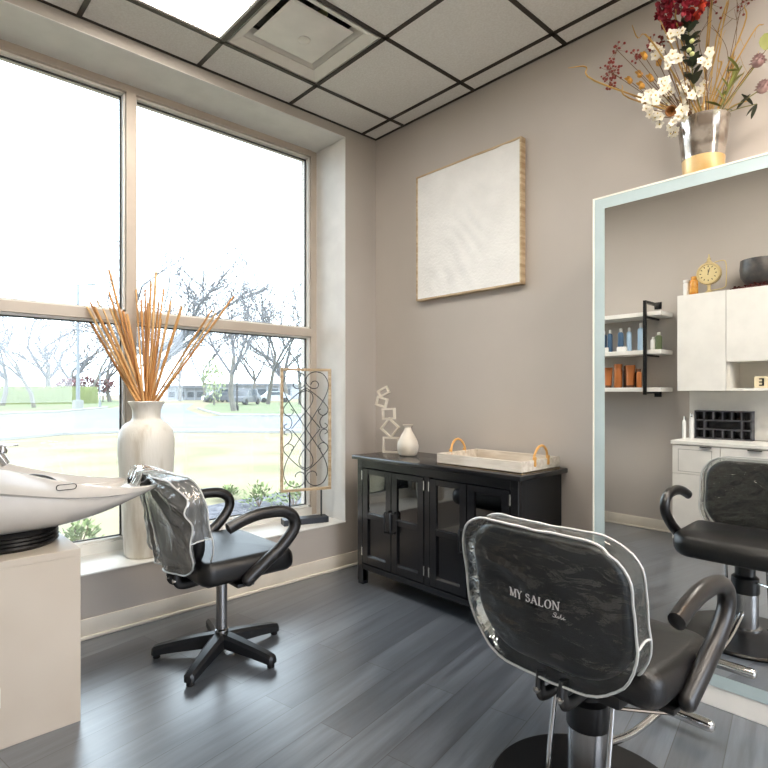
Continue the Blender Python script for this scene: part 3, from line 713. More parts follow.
# shampoo chair on a five-star base
WC = Vector((.600, -1.508, 0))
wsh = thing('shampoo_chair', 'black armchair on a five-star base beside the shampoo bowl', 'chair', WC, 0)
chair_top(wsh, .462)
obj('gas_column', MB().lathe([(.0, .07), (.031, .07), (.031, .115), (.0255, .12), (.0255, .385), (.0, .385)], 28), 'steel', wsh)
obj('hub', MB().lathe([(.0, .035), (.05, .035), (.055, .05), (.05, .085), (.03, .098), (.0, .098)], 24), 'starbase', wsh)
for k in range(5):
    a = math.radians(90 + 72 * k + 2); dx, dy = math.cos(a), math.sin(a); nx_, ny_ = -dy, dx
    rings = []
    for q, wd, zt, zb in ((.02, .036, .102, .045), (.10, .032, .092, .038), (.20, .027, .076, .030), (.275, .025, .062, .022), (.300, .023, .055, .018), (.309, .016, .046, .020)):
        c_ = (dx * q, dy * q)
        rings.append([(c_[0] + nx_ * o * wd, c_[1] + ny_ * o * wd, z) for o, z in ((-1, zb), (-1, zt - .012), (-.55, zt), (.55, zt), (1, zt - .012), (1, zb))])
    lg = obj('leg', MB().loft(rings), 'starbase', wsh, 30)
    obj('glide', MB().lathe([(.0, 0), (.014, 0), (.017, .004), (.016, .024), (.0, .026)], 14, (dx * .29, dy * .29, 0)), 'rubber', lg)
wc = slipcover(WC, 0, 'chair_cover', 'crumpled clear plastic cover over the shampoo chair back, pulled to the bowl lip', 'cover_soft', soft=True)
# loose flap gathered over the lip of the bowl
fl = MB(); G = []
for j in range(13):
    row = []; q = j / 12
    for k in range(31):
        f = k / 30
        top = Vector((-.21 + .30 * f, -.235, .868 - .01 * f)); lip = Vector((-.20 + .12 * f, -.335, .872 - .010 * f)); hang = Vector((-.215 + .115 * f, -.360, .800 - .02 * f))
        p = top.lerp(lip, q * 2) if q < .5 else lip.lerp(hang, q * 2 - 1)
        p = p + Vector((0, -.010 * math.sin(f * 24 + q * 2) * (.3 + q), .006 * math.sin(f * 19) + .016 * math.sin(min(1, q * 1.6) * PI)))
        row.append(p)
    G.append(row)
fl.loft(G, closed=False)
obj('flap', fl, 'cover_soft', wc, 75, fix=False)
obj('piping', MB().tube([G[-1][k] for k in range(31)], .0032, 6), 'piping', wc)
obj('piping', MB().tube([G[j][30] for j in range(13)], .0032, 6), 'piping', wc)

# ================================================================== FLOWERS ON THE MIRROR STATION
M['mercury'] = mat('silvered_glass', 'c9c2ba', .14, .85, col2='8e8378', nscale=14, lo=.45, hi=.6)
M['goldband'] = mat('gold_band', 'dcbf8e', .3, .35, col2='c8a468', nscale=9)
M['petal'] = mat('white_petal', 'ece6d6', .6); M['pistil'] = mat('yellow_pistil', 'cfb45a', .6)
M['berry'] = mat('dark_red_berry', '7c241b', .4); M['crimson'] = mat('crimson_petal', '6d0a20', .6, col2='99182c', nscale=30)
M['coral'] = mat('coral_petal', 'c9432c', .6); M['stalk'] = mat('brown_stalk', '6d5238', .7); M['greenstalk'] = mat('green_stalk', '7c7a45', .7)
M['straw'] = mat('golden_straw', 'c9a35c', .55, col2='a67f3e'); M['darkleaf'] = mat('dark_leaf', '2c3626', .5); M['oliveleaf'] = mat('olive_leaf', '8c8f4a', .55, col2='6f7438')
M['husk'] = mat('orange_husk', 'c08a35', .55); M['pod'] = mat('dry_pod', '8a5a2c', .6); M['protea'] = mat('dusky_pink_bracts', 'a58a86', .65, col2='7d5c5e', nscale=30)
FV = Vector((2.228, -.163, MZ - .004))
fv = thing('flower_vase', 'tapered silvered glass vase with a gold lower band on top of the mirror station', 'vase', FV)
obj('glass_body', MB().lathe([(.080, .105), (.088, .19), (.096, .262), (.099, .268), (.094, .268), (.086, .19), (.076, .11), (.0, .10)], 40, cap=False), 'mercury', fv)
obj('gold_band', MB().lathe([(.0, 0), (.070, 0), (.073, .004), (.080, .105), (.0, .104)], 40), 'goldband', fv)
MOUTH = FV + Vector((0, 0, .262))
def ribbon(mb, pts, w, thick=.0008):
    pts = [Vector(p) for p in pts]; n = len(pts); rings = []
    for i, p in enumerate(pts):
        t = (pts[min(i + 1, n - 1)] - pts[max(i - 1, 0)]).normalized()
        sd = t.cross(Vector((.4, .8, .3))).normalized(); nm = sd.cross(t).normalized(); k = w * math.sin(PI * min(.97, .12 + .85 * i / (n - 1))) ** .6
        rings.append([p + sd * k + nm * thick, p - sd * k + nm * thick, p - sd * k - nm * thick, p + sd * k - nm * thick])
    mb.loft(rings)
def leaf(mb, p, d, up, ln, wd, fold=.25):
    d = d.normalized(); sd = d.cross(up); sd = sd.normalized() if sd.length > 1e-3 else Vector((1, 0, 0)); nm = sd.cross(d)
    rows = []
    for i in range(5):
        q = i / 4; w = wd * math.sin(PI * (.06 + .9 * q)) ** .8; c = p + d * ln * q - nm * ln * .12 * q * q
        rows.append([c + sd * w + nm * w * fold, c + nm * .0005, c - sd * w + nm * w * fold, c - nm * .0006])
    mb.loft(rows)
def stem_path(tip, bend=0, spread=.05):
    ax = Vector(((tip.x - MOUTH.x), (tip.y - MOUTH.y), 0)); ax = ax * min(1, spread / max(ax.length, 1e-3))
    bt = FV + Vector((-ax.x * .6, -ax.y * .6, .05)); md = MOUTH + ax
    c1 = md.lerp(tip, .5) + Vector((0, 0, bend))
    return cr([bt, bt.lerp(md, .5), md, c1, tip], 5)
rf = random.Random(11)
def flower(mb, cm, c, nrm, r):
    nrm = nrm.normalized(); a0 = rf.uniform(0, 6); u_ = nrm.orthogonal().normalized(); w_ = nrm.cross(u_)
    for k in range(5):
        a = a0 + 2 * PI * k / 5; d = u_ * math.cos(a) + w_ * math.sin(a)
        leaf(mb, c, (d + nrm * .25), nrm, r, r * .42, .1)
    cm.blob(c + nrm * r * .12, r * .2, 1, 0)
def toward(p): return (CAM - p).normalized()
GB = 'dried flowers in the silvered vase'
def white_stem(u, v, t, n=6, sz=.0185):
    tip = att(u, v, t); s_ = thing('blossom_stem', 'stem of small white blossoms in the silvered vase on the mirror station', 'flower', FV, 0, 'white blossom stems in the silvered vase')
    st = MB(); st.tube([p - FV for p in stem_path(tip, .01)], .0016, 5)
    for k in range(n):
        c = tip + Vector((rf.uniform(-1, 1), rf.uniform(-1, 1), rf.uniform(-1, 1))) * .024 * (k > 0)
        st.tube([tip - FV, c - FV], .001, 4)
        m1, m2 = MB(), MB(); flower(m1, m2, c - FV, toward(c) + Vector((rf.uniform(-.6, .6), rf.uniform(-.6, .6), rf.uniform(-.2, .8))), sz * rf.uniform(.85, 1.15))
        b = obj('blossom', m1, 'petal', s_, 60, fix=False); obj('blossom_centre', m2, 'pistil', b)
    obj('stem', st, 'stalk', s_)
for u, v in [(676, 34), (659, 49), (671, 60), (688, 69), (652, 100), (680, 110), (696, 112), (668, 98), (683, 87), (692, 100), (684, 101), (701, 91), (646, 95), (664, 86), (646, 109), (660, 117), (671, 134), (707, 59), (678, 118)]:
    white_stem(u, v, 2.31 + rf.uniform(-.10, .10))
def berry_stem(u, v, t, n, spread, m='berry', lb='twig with clusters of small dark red berries in the silvered vase', grp='berry twigs in the silvered vase', r=.0062):
    tip = att(u, v, t)
    if tip.y > -.075: tip = aty(u, v, -.075)
    s_ = thing('berry_twig', lb, 'berry twig', FV, 0, grp)
    st = MB(); st.tube([p - FV for p in stem_path(tip, .0)], .0014, 5); bm_ = MB()
    for k in range(n):
        c = tip + Vector((rf.gauss(0, 1), rf.gauss(0, 1), rf.gauss(0, 1))) * spread
        st.tube([tip - FV, c - FV], .0007, 3); bm_.blob(c - FV, r * rf.uniform(.7, 1.2), 1, 0)
    obj('stem', st, 'stalk', s_); o = obj('berry_cluster', bm_, m, s_); o['kind'] = 'stuff'
for u, v, n, sp in [(611, 72, 34, .020), (609, 84, 16, .014), (617, 50, 14, .018), (637, 57, 16, .014), (650, 46, 26, .018), (662, 42, 14, .014), (708, 3, 30, .03), (742, 2, 16, .03)]:
    berry_stem(u, v, 2.42 + rf.uniform(-.08, .08), n, sp)
for u, v in [(640, 75), (651, 79), (630, 81), (642, 86), (659, 63), (645, 57), (668, 66)]:
    tip = att(u, v, 2.38 + rf.uniform(-.06, .06)); s_ = thing('husk_stem', 'stem with a papery orange yellow husk in the silvered vase', 'dried flower', FV, 0, 'orange husk stems in the silvered vase')
    st = MB(); st.tube([p - FV for p in stem_path(tip, -.01)], .0015, 5); obj('stem', st, 'stalk', s_)
    q = MB(); d = (tip - MOUTH).normalized(); q.blob(tip - FV, .0115, 2, .45, 3, (1, 1, 1.15), u); leaf(q, tip - FV, d, Vector((0, .5, 1)), .028, .009); leaf(q, tip - FV, d + Vector((.4, 0, .3)), Vector((0, .5, 1)), .024, .009)
    obj('husk', q, 'husk', s_, 50, fix=False)
# dried pod
tip = att(671, 111, 2.25); s_ = thing('seed_pod_stem', 'brown cup-shaped dried seed pod low in the silvered vase', 'seed pod', FV)
st = MB(); st.tube([p - FV for p in stem_path(tip, .0)], .0018, 5); obj('stem', st, 'stalk', s_)
ax = toward(tip).to_track_quat('Z', 'Y').to_matrix().to_4x4()
obj('pod', MB().lathe([(.0, -.026), (.010, -.022), (.017, -.008), (.019, .006), (.022, .012), (.018, .012), (.012, -.004), (.0, -.012)], 18, M4=Matrix.Translation(tip - FV) @ ax), 'pod', s_)
# crimson hydrangea head
tip = att(681, 6, 2.30); s_ = thing('crimson_flower_head', 'large ruffled crimson flower head at the top of the bouquet', 'flower', FV)
st = MB(); st.tube([p - FV for p in stem_path(tip, .0)], .0026, 6); obj('stem', st, 'stalk', s_)
q = MB(); q2 = MB()
for k in range(150):
    d = Vector((rf.gauss(0, 1), rf.gauss(0, 1), rf.gauss(0, 1))).normalized(); c = tip + Vector((d.x * .088, d.y * .07, d.z * .068)) * rf.uniform(.75, 1.05)
    tgt = q2 if (d.dot(RT) > .35 and d.z < .3 and rf.random() < .7) else q
    for a in range(3): leaf(tgt, c - FV, d + Vector((rf.uniform(-1, 1), rf.uniform(-1, 1), rf.uniform(-1, 1))) * .9, d, .024, .0105)
o = obj('petals', q, 'crimson', s_, 60, fix=False); o['kind'] = 'stuff'; o = obj('coral_petals', q2, 'coral', s_, 60, fix=False); o['kind'] = 'stuff'
# dark leafy spike with pale buds
s_ = thing('leaf_spike', 'upright spike of dark green leaves with pale green buds in the bouquet', 'foliage', FV)
a_, b_ = att(694, 84, 2.30), att(688, 26, 2.30); st = MB(); st.tube([p - FV for p in cr([MOUTH + Vector((-.01, 0, -.18)), MOUTH, a_, b_], 5)], .0022, 5); obj('stem', st, 'greenstalk', s_)
q = MB()
for k in range(44):
    c = a_.lerp(b_, rf.random()); leaf(q, c - FV, Vector((rf.uniform(-1, 1), rf.uniform(-1, 1), .7)), Vector((0, 0, 1)), .048, .017)
o = obj('leaves', q, 'darkleaf', s_, 60, fix=False); o['kind'] = 'stuff'
for u, v in ((692, 41), (689, 50), (692, 54)): obj('bud', MB().blob(att(u, v, 2.23) - FV, .0095, 2, .1), mat('pale_bud', 'b9bd83', .6) if 'bud_m' not in M else M['bud_m'], s_)
# straw blades
blades = [[(568, 68), (586, 67), (595, 81)], [(632, 25), (638, 38), (650, 39)], [(622, 85), (629, 98)], [(660, 20), (668, 38), (672, 47)], [(675, 39), (684, 65)], [(670, 66), (680, 95), (684, 115)], [(673, 0), (676, 12), (677, 24)],
    [(703, 65), (707, 90), (706, 118)], [(722, 40), (718, 60), (721, 66)], [(741, 39), (733, 52), (732, 75), (720, 105), (712, 118)], [(744, 5), (744, 26)], [(735, 80), (728, 98), (716, 118)], [(752, 15), (735, 62), (714, 117)], [(728, 5), (716, 40), (708, 117)], [(764, 24), (752, 34)], [(712, 2), (706, 50), (704, 117)], [(760, 98), (735, 105), (718, 118)]]
for pts in blades:
    s_ = MB(); t0 = 2.30 + rf.uniform(-.08, .08); P = [att(u, v, t0 + .01 * k) for k, (u, v) in enumerate(pts)]
    root = MOUTH + Vector((rf.uniform(-.05, .05), rf.uniform(-.04, .04), -.10))
    full = [root, MOUTH + (P[-1] - MOUTH) * .12] + P[::-1] if P[-1].z > P[0].z - .3 and pts[-1][1] >= pts[0][1] else [root] + P
    path = cr([p - root for p in full], 5); ribbon(s_, path, .0036)
    tag(obj('straw_blade', s_, 'straw', None, 60, root, fix=False), 'thin curling golden straw blade in the bouquet', 'dried grass', 'straw blades in the silvered vase')
# bare twigs on the right
for k, pts in enumerate([[(712, 115), (716, 80), (722, 30), (728, -8)], [(716, 116), (728, 80), (736, 40), (737, 0)], [(722, 116), (745, 70), (752, 40), (756, 5)], [(709, 116), (705, 70), (699, 40), (708, 20)], [(724, 116), (742, 82), (760, 60), (775, 30)], [(720, 116), (727, 90), (727, 50), (712, 25)]]):
    root = MOUTH + Vector((.02, 0, -.15)); t0 = 2.28 + .03 * (k % 3); P = [att(u, v, t0) for u, v in pts]; path = cr([root] + P, 6); q = MB()
    q.tube([p - root for p in path], [.0022 - .0014 * i / len(path) for i in range(len(path))], 5)
    for j in range(8):
        i = rf.randrange(8, len(path) - 1); p = path[i]; e = p + Vector((rf.uniform(-.05, .05), rf.uniform(-.04, .04), rf.uniform(.03, .08)))
        q.tube(cr([p - root, p.lerp(e, .5) - root + Vector((rf.uniform(-.006, .006), 0, 0)), e - root], 3), .0008, 4)
    tag(obj('bare_twig', q, 'stalk' if k % 2 else 'straw', None, 60, root), 'bare branching twig rising from the bouquet', 'twig', 'bare twigs in the silvered vase')
# pink protea heads
for u, v, lb in ((758, 62, 'upper of two dusky pink protea heads at the right of the bouquet'), (763, 88, 'lower of two dusky pink protea heads at the right of the bouquet')):
    tip = att(u, v, 2.15); s_ = thing('protea_stem', lb, 'flower', FV)
    st = MB(); st.tube([p - FV for p in stem_path(tip, .0)], .0024, 6); obj('stem', st, 'greenstalk', s_)
    q = MB(); d0 = (Vector((.3, -.2, .8))).normalized()
    q.blob(tip - FV, .021, 2, .05)
    for k in range(40):
        a = k * 2.4; z = k / 40; d = Vector((math.cos(a) * (1 - z * .6), math.sin(a) * (1 - z * .6), .3 + z)).normalized()
        leaf(q, tip - FV + d * .010 - Vector((0, 0, .012 * (1 - z))), d, Vector((0, 0, 1)), .022, .0075, .5)
    o = obj('flower_head', q, 'protea', s_, 60, fix=False)
# olive sprig
for tipuv, ln, lb in (((742, 66), 16, 'upright sprig of long olive green leaves at the right of the bouquet'), ((757, 104), 6, 'low sprig of drooping dark olive leaves at the right of the bouquet')):
    tip = att(tipuv[0], tipuv[1], 2.2); s_ = thing('olive_sprig', lb, 'foliage', FV)
    pth = [p - FV for p in stem_path(tip, .01)]; st = MB(); st.tube(pth, .002, 5); obj('stem', st, 'greenstalk', s_); q = MB()
    for k in range(ln):
        i = rf.randrange(len(pth) // 2 + 2, len(pth)); d = Vector((rf.uniform(-.6, 1), rf.uniform(-.8, .5), rf.uniform(.1, 1.1) if ln > 8 else rf.uniform(-.3, .2)))
        leaf(q, pth[i], d, Vector((0, 0, 1)), rf.uniform(.05, .09), .0085)
    o = obj('leaves', q, 'oliveleaf' if ln > 8 else 'darkleaf', s_, 60, fix=False)
tip = att(766, 50, 2.15); s_ = thing('bronze_leaf_stem', 'single broad bronze green leaf at the right edge of the bouquet', 'foliage', FV)
st = MB(); st.tube([p - FV for p in stem_path(tip, .01)], .0018, 5); obj('stem', st, 'stalk', s_); q = MB(); leaf(q, tip - FV, Vector((0, 0, 1)), Vector((.3, -1, 0)), .07, .024); obj('leaf', q, 'oliveleaf', s_, 60, fix=False)

# ================================================================== REAR WALL (seen in the mirror)
def shelf_z(k): return (1.905, 1.582, 1.262)[k]
sh = thing('wall_shelf', 'white three-tier wall shelf on a black metal bracket beside the white wall cupboards', 'shelf', (.80, YF, 1.2))
for k in range(3): part(sh, 'shelf_board', MB().box((.36, YF + .012, shelf_z(k) - .036), (1.20, YF + .268, shelf_z(k)), .002), 'white', 0)
for x in (1.075, .48):
    q = MB(); q.box((x - .012, YF + .272, 1.20), (x + .012, YF + .296, 2.0), .001); q.box((x - .012, YF + .006, 1.976), (x + .012, YF + .272, 2.0)); q.box((x - .03, YF + .0005, 1.955), (x + .03, YF + .006, 2.015))
    for k in range(3): q.box((x - .012, YF + .006, shelf_z(k) - .052), (x + .012, YF + .272, shelf_z(k) - .037))
    q.box((x - .03, YF + .0005, 1.18), (x + .03, YF + .006, 1.25)); part(sh, 'bracket', q, 'blackmetal', 0)
M['blue'] = mat('blue_plastic', '38597a', .3); M['lightblue'] = mat('pale_blue_plastic', 'a9c4dd', .3); M['copper'] = mat('copper_plastic', 'b9703a', .3, .3); M['brown'] = mat('brown_plastic', '5e3a26', .35); M['olive'] = mat('olive_label', '5e6a4a', .5); M['bwhite'] = mat('white_plastic', 'ecebe8', .3)
def bottle(x, y, z, r, h, m, cap, lb, grp=None, name='bottle', neck=.45):
    t = thing(name, lb, 'bottle', (x, y, z), 0, grp)
    obj('body', MB().lathe([(.0, 0), (r * .92, 0), (r, .004), (r, h * .74), (r * .85, h * .8), (r * neck, h * .84), (.0, h * .84)], 16), m, t)
    obj('cap', MB().lathe([(.0, h * .835), (r * neck * 1.1, h * .84), (r * neck * 1.1, h * .985), (r * neck * .8, h), (.0, h)], 14), cap, t); return t
def tube_pack(x, y, z, w, h, m, lb, grp=None):
    t = thing('cosmetic_tube', lb, 'tube', (x, y, z), 0, grp)
    obj('cap', MB().lathe([(.0, 0), (w * .36, 0), (w * .36, .022), (.0, .022)], 14), 'brown', t)
    rings = []
    for q in range(6):
        f = q / 5; a, b_ = w * (.40 + .12 * f), w * .40 * (1 - f) + .0015
        rings.append([(a * math.cos(2 * PI * k / 16), b_ * math.sin(2 * PI * k / 16), .022 + (h - .022) * f) for k in range(16)])
    obj('body', MB().loft(rings), m, t); return t
gy = YF + .15; B2 = 'blue and white bottles on the middle shelf'
for x, h, r, m, c, lb in ((.668, .20, .024, 'blue', 'bwhite', 'blue bottle with a white cap, next to the mirror frame on the middle shelf'), (.724, .205, .022, 'blue', 'bwhite', 'dark blue bottle with a white cap, second from the left on the middle shelf'),
    (.822, .21, .024, 'blue', 'bwhite', 'blue and white bottle, left one of the close middle pair on the middle shelf'), (.884, .215, .022, 'lightblue', 'bwhite', 'blue bottle with a white top, right one of the close middle pair'), (.986, .245, .026, 'lightblue', 'bwhite', 'tallest pale blue bottle, beside the black bracket on the middle shelf')):
    bottle(x, gy + (.03 if m == 'blue' else 0), shelf_z(1), r, h, m, c, lb, B2)
for x, lb in ((.69, 'small white box in front of the left blue bottles'), (.855, 'small white box in front of the middle blue bottles')):
    tag(obj('carton', MB().box((-.042, -.012, 0), (.042, .012, .042), .001), 'bwhite', None, 0, (x, gy + .078, shelf_z(1))), lb, 'box', 'small white boxes on the middle shelf')
bottle(1.075, gy - .04, shelf_z(1), .022, .12, 'bwhite', 'bwhite', 'short white bottle behind the black bracket on the middle shelf'); bottle(1.125, gy - .03, shelf_z(1), .027, .155, 'olive', 'bwhite', 'olive labelled bottle with a white cap at the right end of the middle shelf')
tube_pack(.695, gy, shelf_z(2), .075, .185, 'copper', 'copper coloured tube at the left of the lowest shelf', 'copper hair products on the lowest shelf')
bottle(.785, gy, shelf_z(2), .036, .215, 'copper', 'copper', 'tall copper coloured bottle on the lowest shelf', 'copper hair products on the lowest shelf', neck=.9)
bottle(.833, gy - .07, shelf_z(2), .030, .20, 'brown', 'brown', 'dark brown bottle standing behind the tall copper bottle', None, neck=.8)
tube_pack(.895, gy, shelf_z(2), .085, .20, 'copper', 'wide copper coloured tube in the middle of the lowest shelf', 'copper hair products on the lowest shelf')
bottle(.935, gy - .06, shelf_z(2), .026, .17, 'brown', 'copper', 'small brown bottle behind the wide copper tube')
bottle(.98, gy + .02, shelf_z(2), .022, .165, 'copper', 'brown', 'slim peach bottle with a dark cap beside the black bracket', None, neck=.6)

WX0, WXS, WX1, WD = 1.33, 1.681, 2.15, .28
wcb = thing('wall_cupboard', 'narrow white wall cupboard beside the shelf in the mirror', 'cupboard', (1.505, YF, 1.232))
part(wcb, 'body', MB().box((WX0, YF + .0005, 1.232), (WXS - .001, YF + WD - .019, 2.007)), 'white', 0); part(wcb, 'door', MB().box((WX0 + .001, YF + WD - .018, 1.233), (WXS - .002, YF + WD, 2.006), .001), 'white', 0)
wc2 = thing('wall_cupboard', 'white wall cupboard with an open cream lined shelf below its door', 'cupboard', (1.91, YF, 1.232))
q = MB(); q.box((WXS + .001, YF + .0005, 1.232), (WX1, YF + WD - .002, 1.254)); q.box((WXS + .001, YF + .0005, 1.985), (WX1, YF + WD - .019, 2.007)); q.box((WXS + .001, YF + .0005, 1.254), (WXS + .022, YF + WD - .019, 1.985)); q.box((WX1 - .021, YF + .0005, 1.254), (WX1, YF + WD - .019, 1.985)); q.box((WXS + .022, YF + .0005, 1.254), (WX1 - .021, YF + .012, 1.985)); q.box((WXS + .022, YF + .012, 1.453), (WX1 - .021, YF + WD - .019, 1.475))
part(wc2, 'body', q, 'offwhite', 0); part(wc2, 'door', MB().box((WXS + .002, YF + WD - .018, 1.455), (WX1 - .001, YF + WD, 2.006), .001), 'white', 0)
lb_ = thing('letter_block', 'cream block with a dark letter E in the open shelf of the wall cupboard', 'ornament', (1.895, YF + .20, 1.254))
obj('block', MB().box((-.043, -.02, 0), (.043, .02, .086), .002), 'woodblock', lb_, 0)
lt = MB(); strokes('E', 0, 0, .056, lambda x, z, d: (.022 - x, .0202 + d, .016 + z), lt); obj('lettering', lt, 'blackmetal', lb_, 0)
tag(obj('backsplash', MB().box((WX0 + .002, YF + .0005, .845), (WX1, YF + .008, 1.230)), 'white', None, 0), 'plain white panel on the wall between counter and wall cupboards', 'wall panel')
CT, CF = .84, YF + .42
bc = thing('base_cupboard', 'white base cupboard with a framed drawer at the left end of the counter', 'cupboard', (1.51, YF, 0))
part(bc, 'body', MB().box((WX0 + .012, YF + .0005, .0), (WXS - .001, CF - .021, .812)), 'white', 0)
part(bc, 'drawer', MB().box((WX0 + .013, CF - .020, .585), (WXS - .002, CF - .002, .806), .001), 'white', 0)
part(bc, 'door', MB().box((WX0 + .013, CF - .020, .06), (WXS - .002, CF - .002, .581), .001), 'white', 0)
M['groove'] = mat('grey_groove', '8f8f8a', .6)
q = MB(); gx0, gx1, gz0, gz1 = 1.385, 1.625, .60, .775
for lo, hi in (((gx0, gz0), (gx0 + .003, gz1)), ((gx1 - .003, gz0), (gx1, gz1)), ((gx0, gz0), (gx1, gz0 + .003)), ((gx0, gz1 - .003), (gx1, gz1))): q.box((lo[0], CF - .0025, lo[1]), (hi[0], CF - .0015, hi[1]))
part(bc, 'groove', q, 'groove', 0); part(bc, 'handle', MB().box((1.545, CF - .001, .795), (1.625, CF + .016, .805), .002), 'silver', 0)
bc2 = thing('base_cupboard', 'white base cupboard further along the counter, behind the chair in the mirror', 'cupboard', (1.91, YF, 0))
part(bc2, 'body', MB().box((WXS + .001, YF + .0005, .0), (WX1, CF - .021, .812)), 'white', 0); part(bc2, 'door', MB().box((WXS + .002, CF - .020, .06), (WX1 - .001, CF - .002, .806), .001), 'white', 0); part(bc2, 'handle', MB().box((1.86, CF - .001, .795), (1.95, CF + .016, .805), .002), 'silver', 0)
tag(obj('worktop', MB().box((WX0, YF + .0005, .8125), (WX1 + .01, CF + .004, CT), .002), 'white', None, 0), 'white worktop along the base cupboards', 'worktop')
og = thing('organizer', 'black compartment organizer with small square boxes leaning on the counter', 'organizer', (1.60, YF + .0085, CT)); q = MB(); ow, oh, od = .205, .232, .075
M['orgp'] = mat('organizer_plastic', '55555a', .5); M['orgb'] = mat('organizer_back', '2b2b30', .5)
obj('back_panel', MB().box((-ow, .0, 0), (ow, .006, oh)), 'orgb', og, 0)
for i in range(7):
    x = -ow + 2 * (ow - .005) * i / 6
    if 2 <= i <= 4: q.box((x, .006, 0), (x + .010, od, oh * .34)); q.box((x, .006, oh * .66), (x + .010, od, oh))
    else: q.box((x, .006, 0), (x + .010, od, oh))
for j in range(4): z = (oh - .010) * j / 3; q.box((-ow, .006, z), (ow, od, z + .010))
obj('divider', q, 'orgp', og, 0)
bottle(1.352, YF + .19, CT, .014, .185, 'bwhite', 'bwhite', 'slim white bottle at the very end of the counter', None, neck=.4); bottle(1.385, YF + .12, CT, .016, .21, 'bwhite', 'silver', 'slim white bottle next to the black organizer', None, neck=.4)
WT = 2.0075
bottle(1.362, YF + .16, WT, .026, .14, 'bwhite', 'bwhite', 'white jar on top of the narrow wall cupboard', None, 'jar', .95)
M['amber'] = mat('amber_glass', 'd9a24a', .25, col2='b87424', nscale=30); bottle(1.425, YF + .19, WT, .032, .155, 'amber', 'amber', 'amber striped jar beside the antique clock', None, 'jar', .6)
ck = thing('table_clock', 'cream antique table clock with a round face and side handle on the wall cupboard', 'clock', (1.53, YF + .17, WT)); M['dial'] = mat('aged_dial', 'd8c796', .5); M['ckf'] = mat('aged_cream_metal', 'd3bf8e', .4, .2)
Rx = Matrix.Rotation(-PI / 2, 4, 'X')
obj('case', MB().lathe([(.0, -.03), (.080, -.03), (.088, -.02), (.090, .015), (.084, .026), (.072, .026), (.070, .016), (.0, .016)], 32, M4=Matrix.Translation((0, 0, .165)) @ Rx), 'ckf', ck)
cf_ = obj('dial', MB().lathe([(.0, .0165), (.070, .0165), (.070, .018), (.0, .018)], 32, M4=Matrix.Translation((0, 0, .165)) @ Rx), 'dial', ck)
q = MB()
for k in range(12): a = 2 * PI * k / 12; q.box((-.003, .0181, .050), (.003, .0195, .062), M4=Matrix.Translation((0, 0, .165)) @ Matrix.Rotation(a, 4, 'Y'))
obj('hour_mark', q, 'blackmetal', cf_, 0)
for a, l in ((.3, .045), (.0, .032)): obj('clock_hand', MB().box((-.002, .0196, -.012), (.002, .021, l), M4=Matrix.Translation((0, 0, .165)) @ Matrix.Rotation(a, 4, 'Y')), 'blackmetal', cf_, 0)
obj('pedestal', MB().lathe([(.0, 0), (.038, 0), (.036, .012), (.014, .03), (.012, .07), (.02, .085), (.0, .085)], 20), 'ckf', ck)
obj('finial', MB().lathe([(.0, .25), (.03, .252), (.02, .262), (.012, .275), (.014, .285), (.006, .298), (.004, .32), (.0, .322)], 16), 'ckf', ck)
obj('side_handle', MB().tube(cr([(.04, 0, .25), (.10, 0, .255), (.122, 0, .22), (.122, 0, .08), (.11, 0, .04), (.05, 0, .03), (.01, 0, .03)], 5), .0042, 7), 'ckf', ck)
M['stone'] = mat('dark_stoneware', '3c3b3d', .35, col2='55504c', nscale=20)
tag(obj('stone_bowl', MB().lathe([(.0, .02), (.085, .02), (.11, .035), (.138, .08), (.145, .14), (.140, .205), (.133, .205), (.135, .14), (.125, .09), (.0, .05)], 36), 'stone', None, 40, (1.885, YF + .15, WT + .012)), 'dark grey stoneware bowl on the wall cupboards', 'bowl')
wr_ = MB(); wl_ = MB()
for k in range(90):
    a = k / 90 * 2 * PI; c = Vector((.16 * math.cos(a) * (1 + .1 * rf.uniform(-1, 1)), .10 * math.sin(a) + rf.uniform(-.012, .012), .012 + rf.uniform(0, .012)))
    leaf(wr_, c, Vector((rf.uniform(-1, 1), rf.uniform(-1, 1), rf.uniform(0, .3))), Vector((0, 0, 1)), .03, .009); wr_.blob(c, .007, 1, 0)
wr_.tube([(.16 * math.cos(2 * PI * k / 30), .10 * math.sin(2 * PI * k / 30), .008) for k in range(30)], .006, 6, closed=True)
tag(obj('wreath', wr_, mat('dark_red_leaf', '5e2420', .6), None, 60, (1.86, YF + .135, WT + .001), fix=False), 'dark red leafy garland under the stoneware bowl', 'wreath')

# ================================================================== OUTSIDE
GZ = -.15
M['grass'] = mat('winter_lawn', '8a7f66', .95, col2='757055', nscale=.55, ndet=9, bump=.3, bscale=30, spec=.1, lo=.42, hi=.62)
M['grass2'] = mat('far_verge', '757b5e', .95, col2='656e50', nscale=.3, ndet=9, spec=.1)
M['asphalt'] = mat('pale_asphalt', '74777e', .9, col2='6a6d74', nscale=.6, spec=.2); M['kerb'] = mat('concrete_kerb', '8f8f8d', .8)
M['mulch'] = mat('mulch', '68666b', .95, col2='46464c', nscale=9, ndet=8, bump=.8, bscale=30, spec=.1, lo=.4, hi=.6)
M['bark'] = mat('pale_bark', '6d6962', .9, col2='5c5852', nscale=3); M['bark2'] = mat('grey_twig_bark', '606064', .9, col2='545458')
M['hedge'] = mat('hedge_leaf', '737c42', .8, col2='525c30', nscale=14); M['redleaf'] = mat('red_leaf', '7e4b4c', .8, col2='643a40', nscale=6)
M['shrub'] = mat('bright_shrub_leaf', '829150', .7, col2='62713c', nscale=20); M['budleaf'] = mat('young_leaf', '9ba678', .8)
M['galv'] = mat('galvanised_steel', '7f8489', .5, .4); M['render'] = mat('grey_render', '8e9299', .8); M['roof'] = mat('flat_roof', '6a6e75', .7)
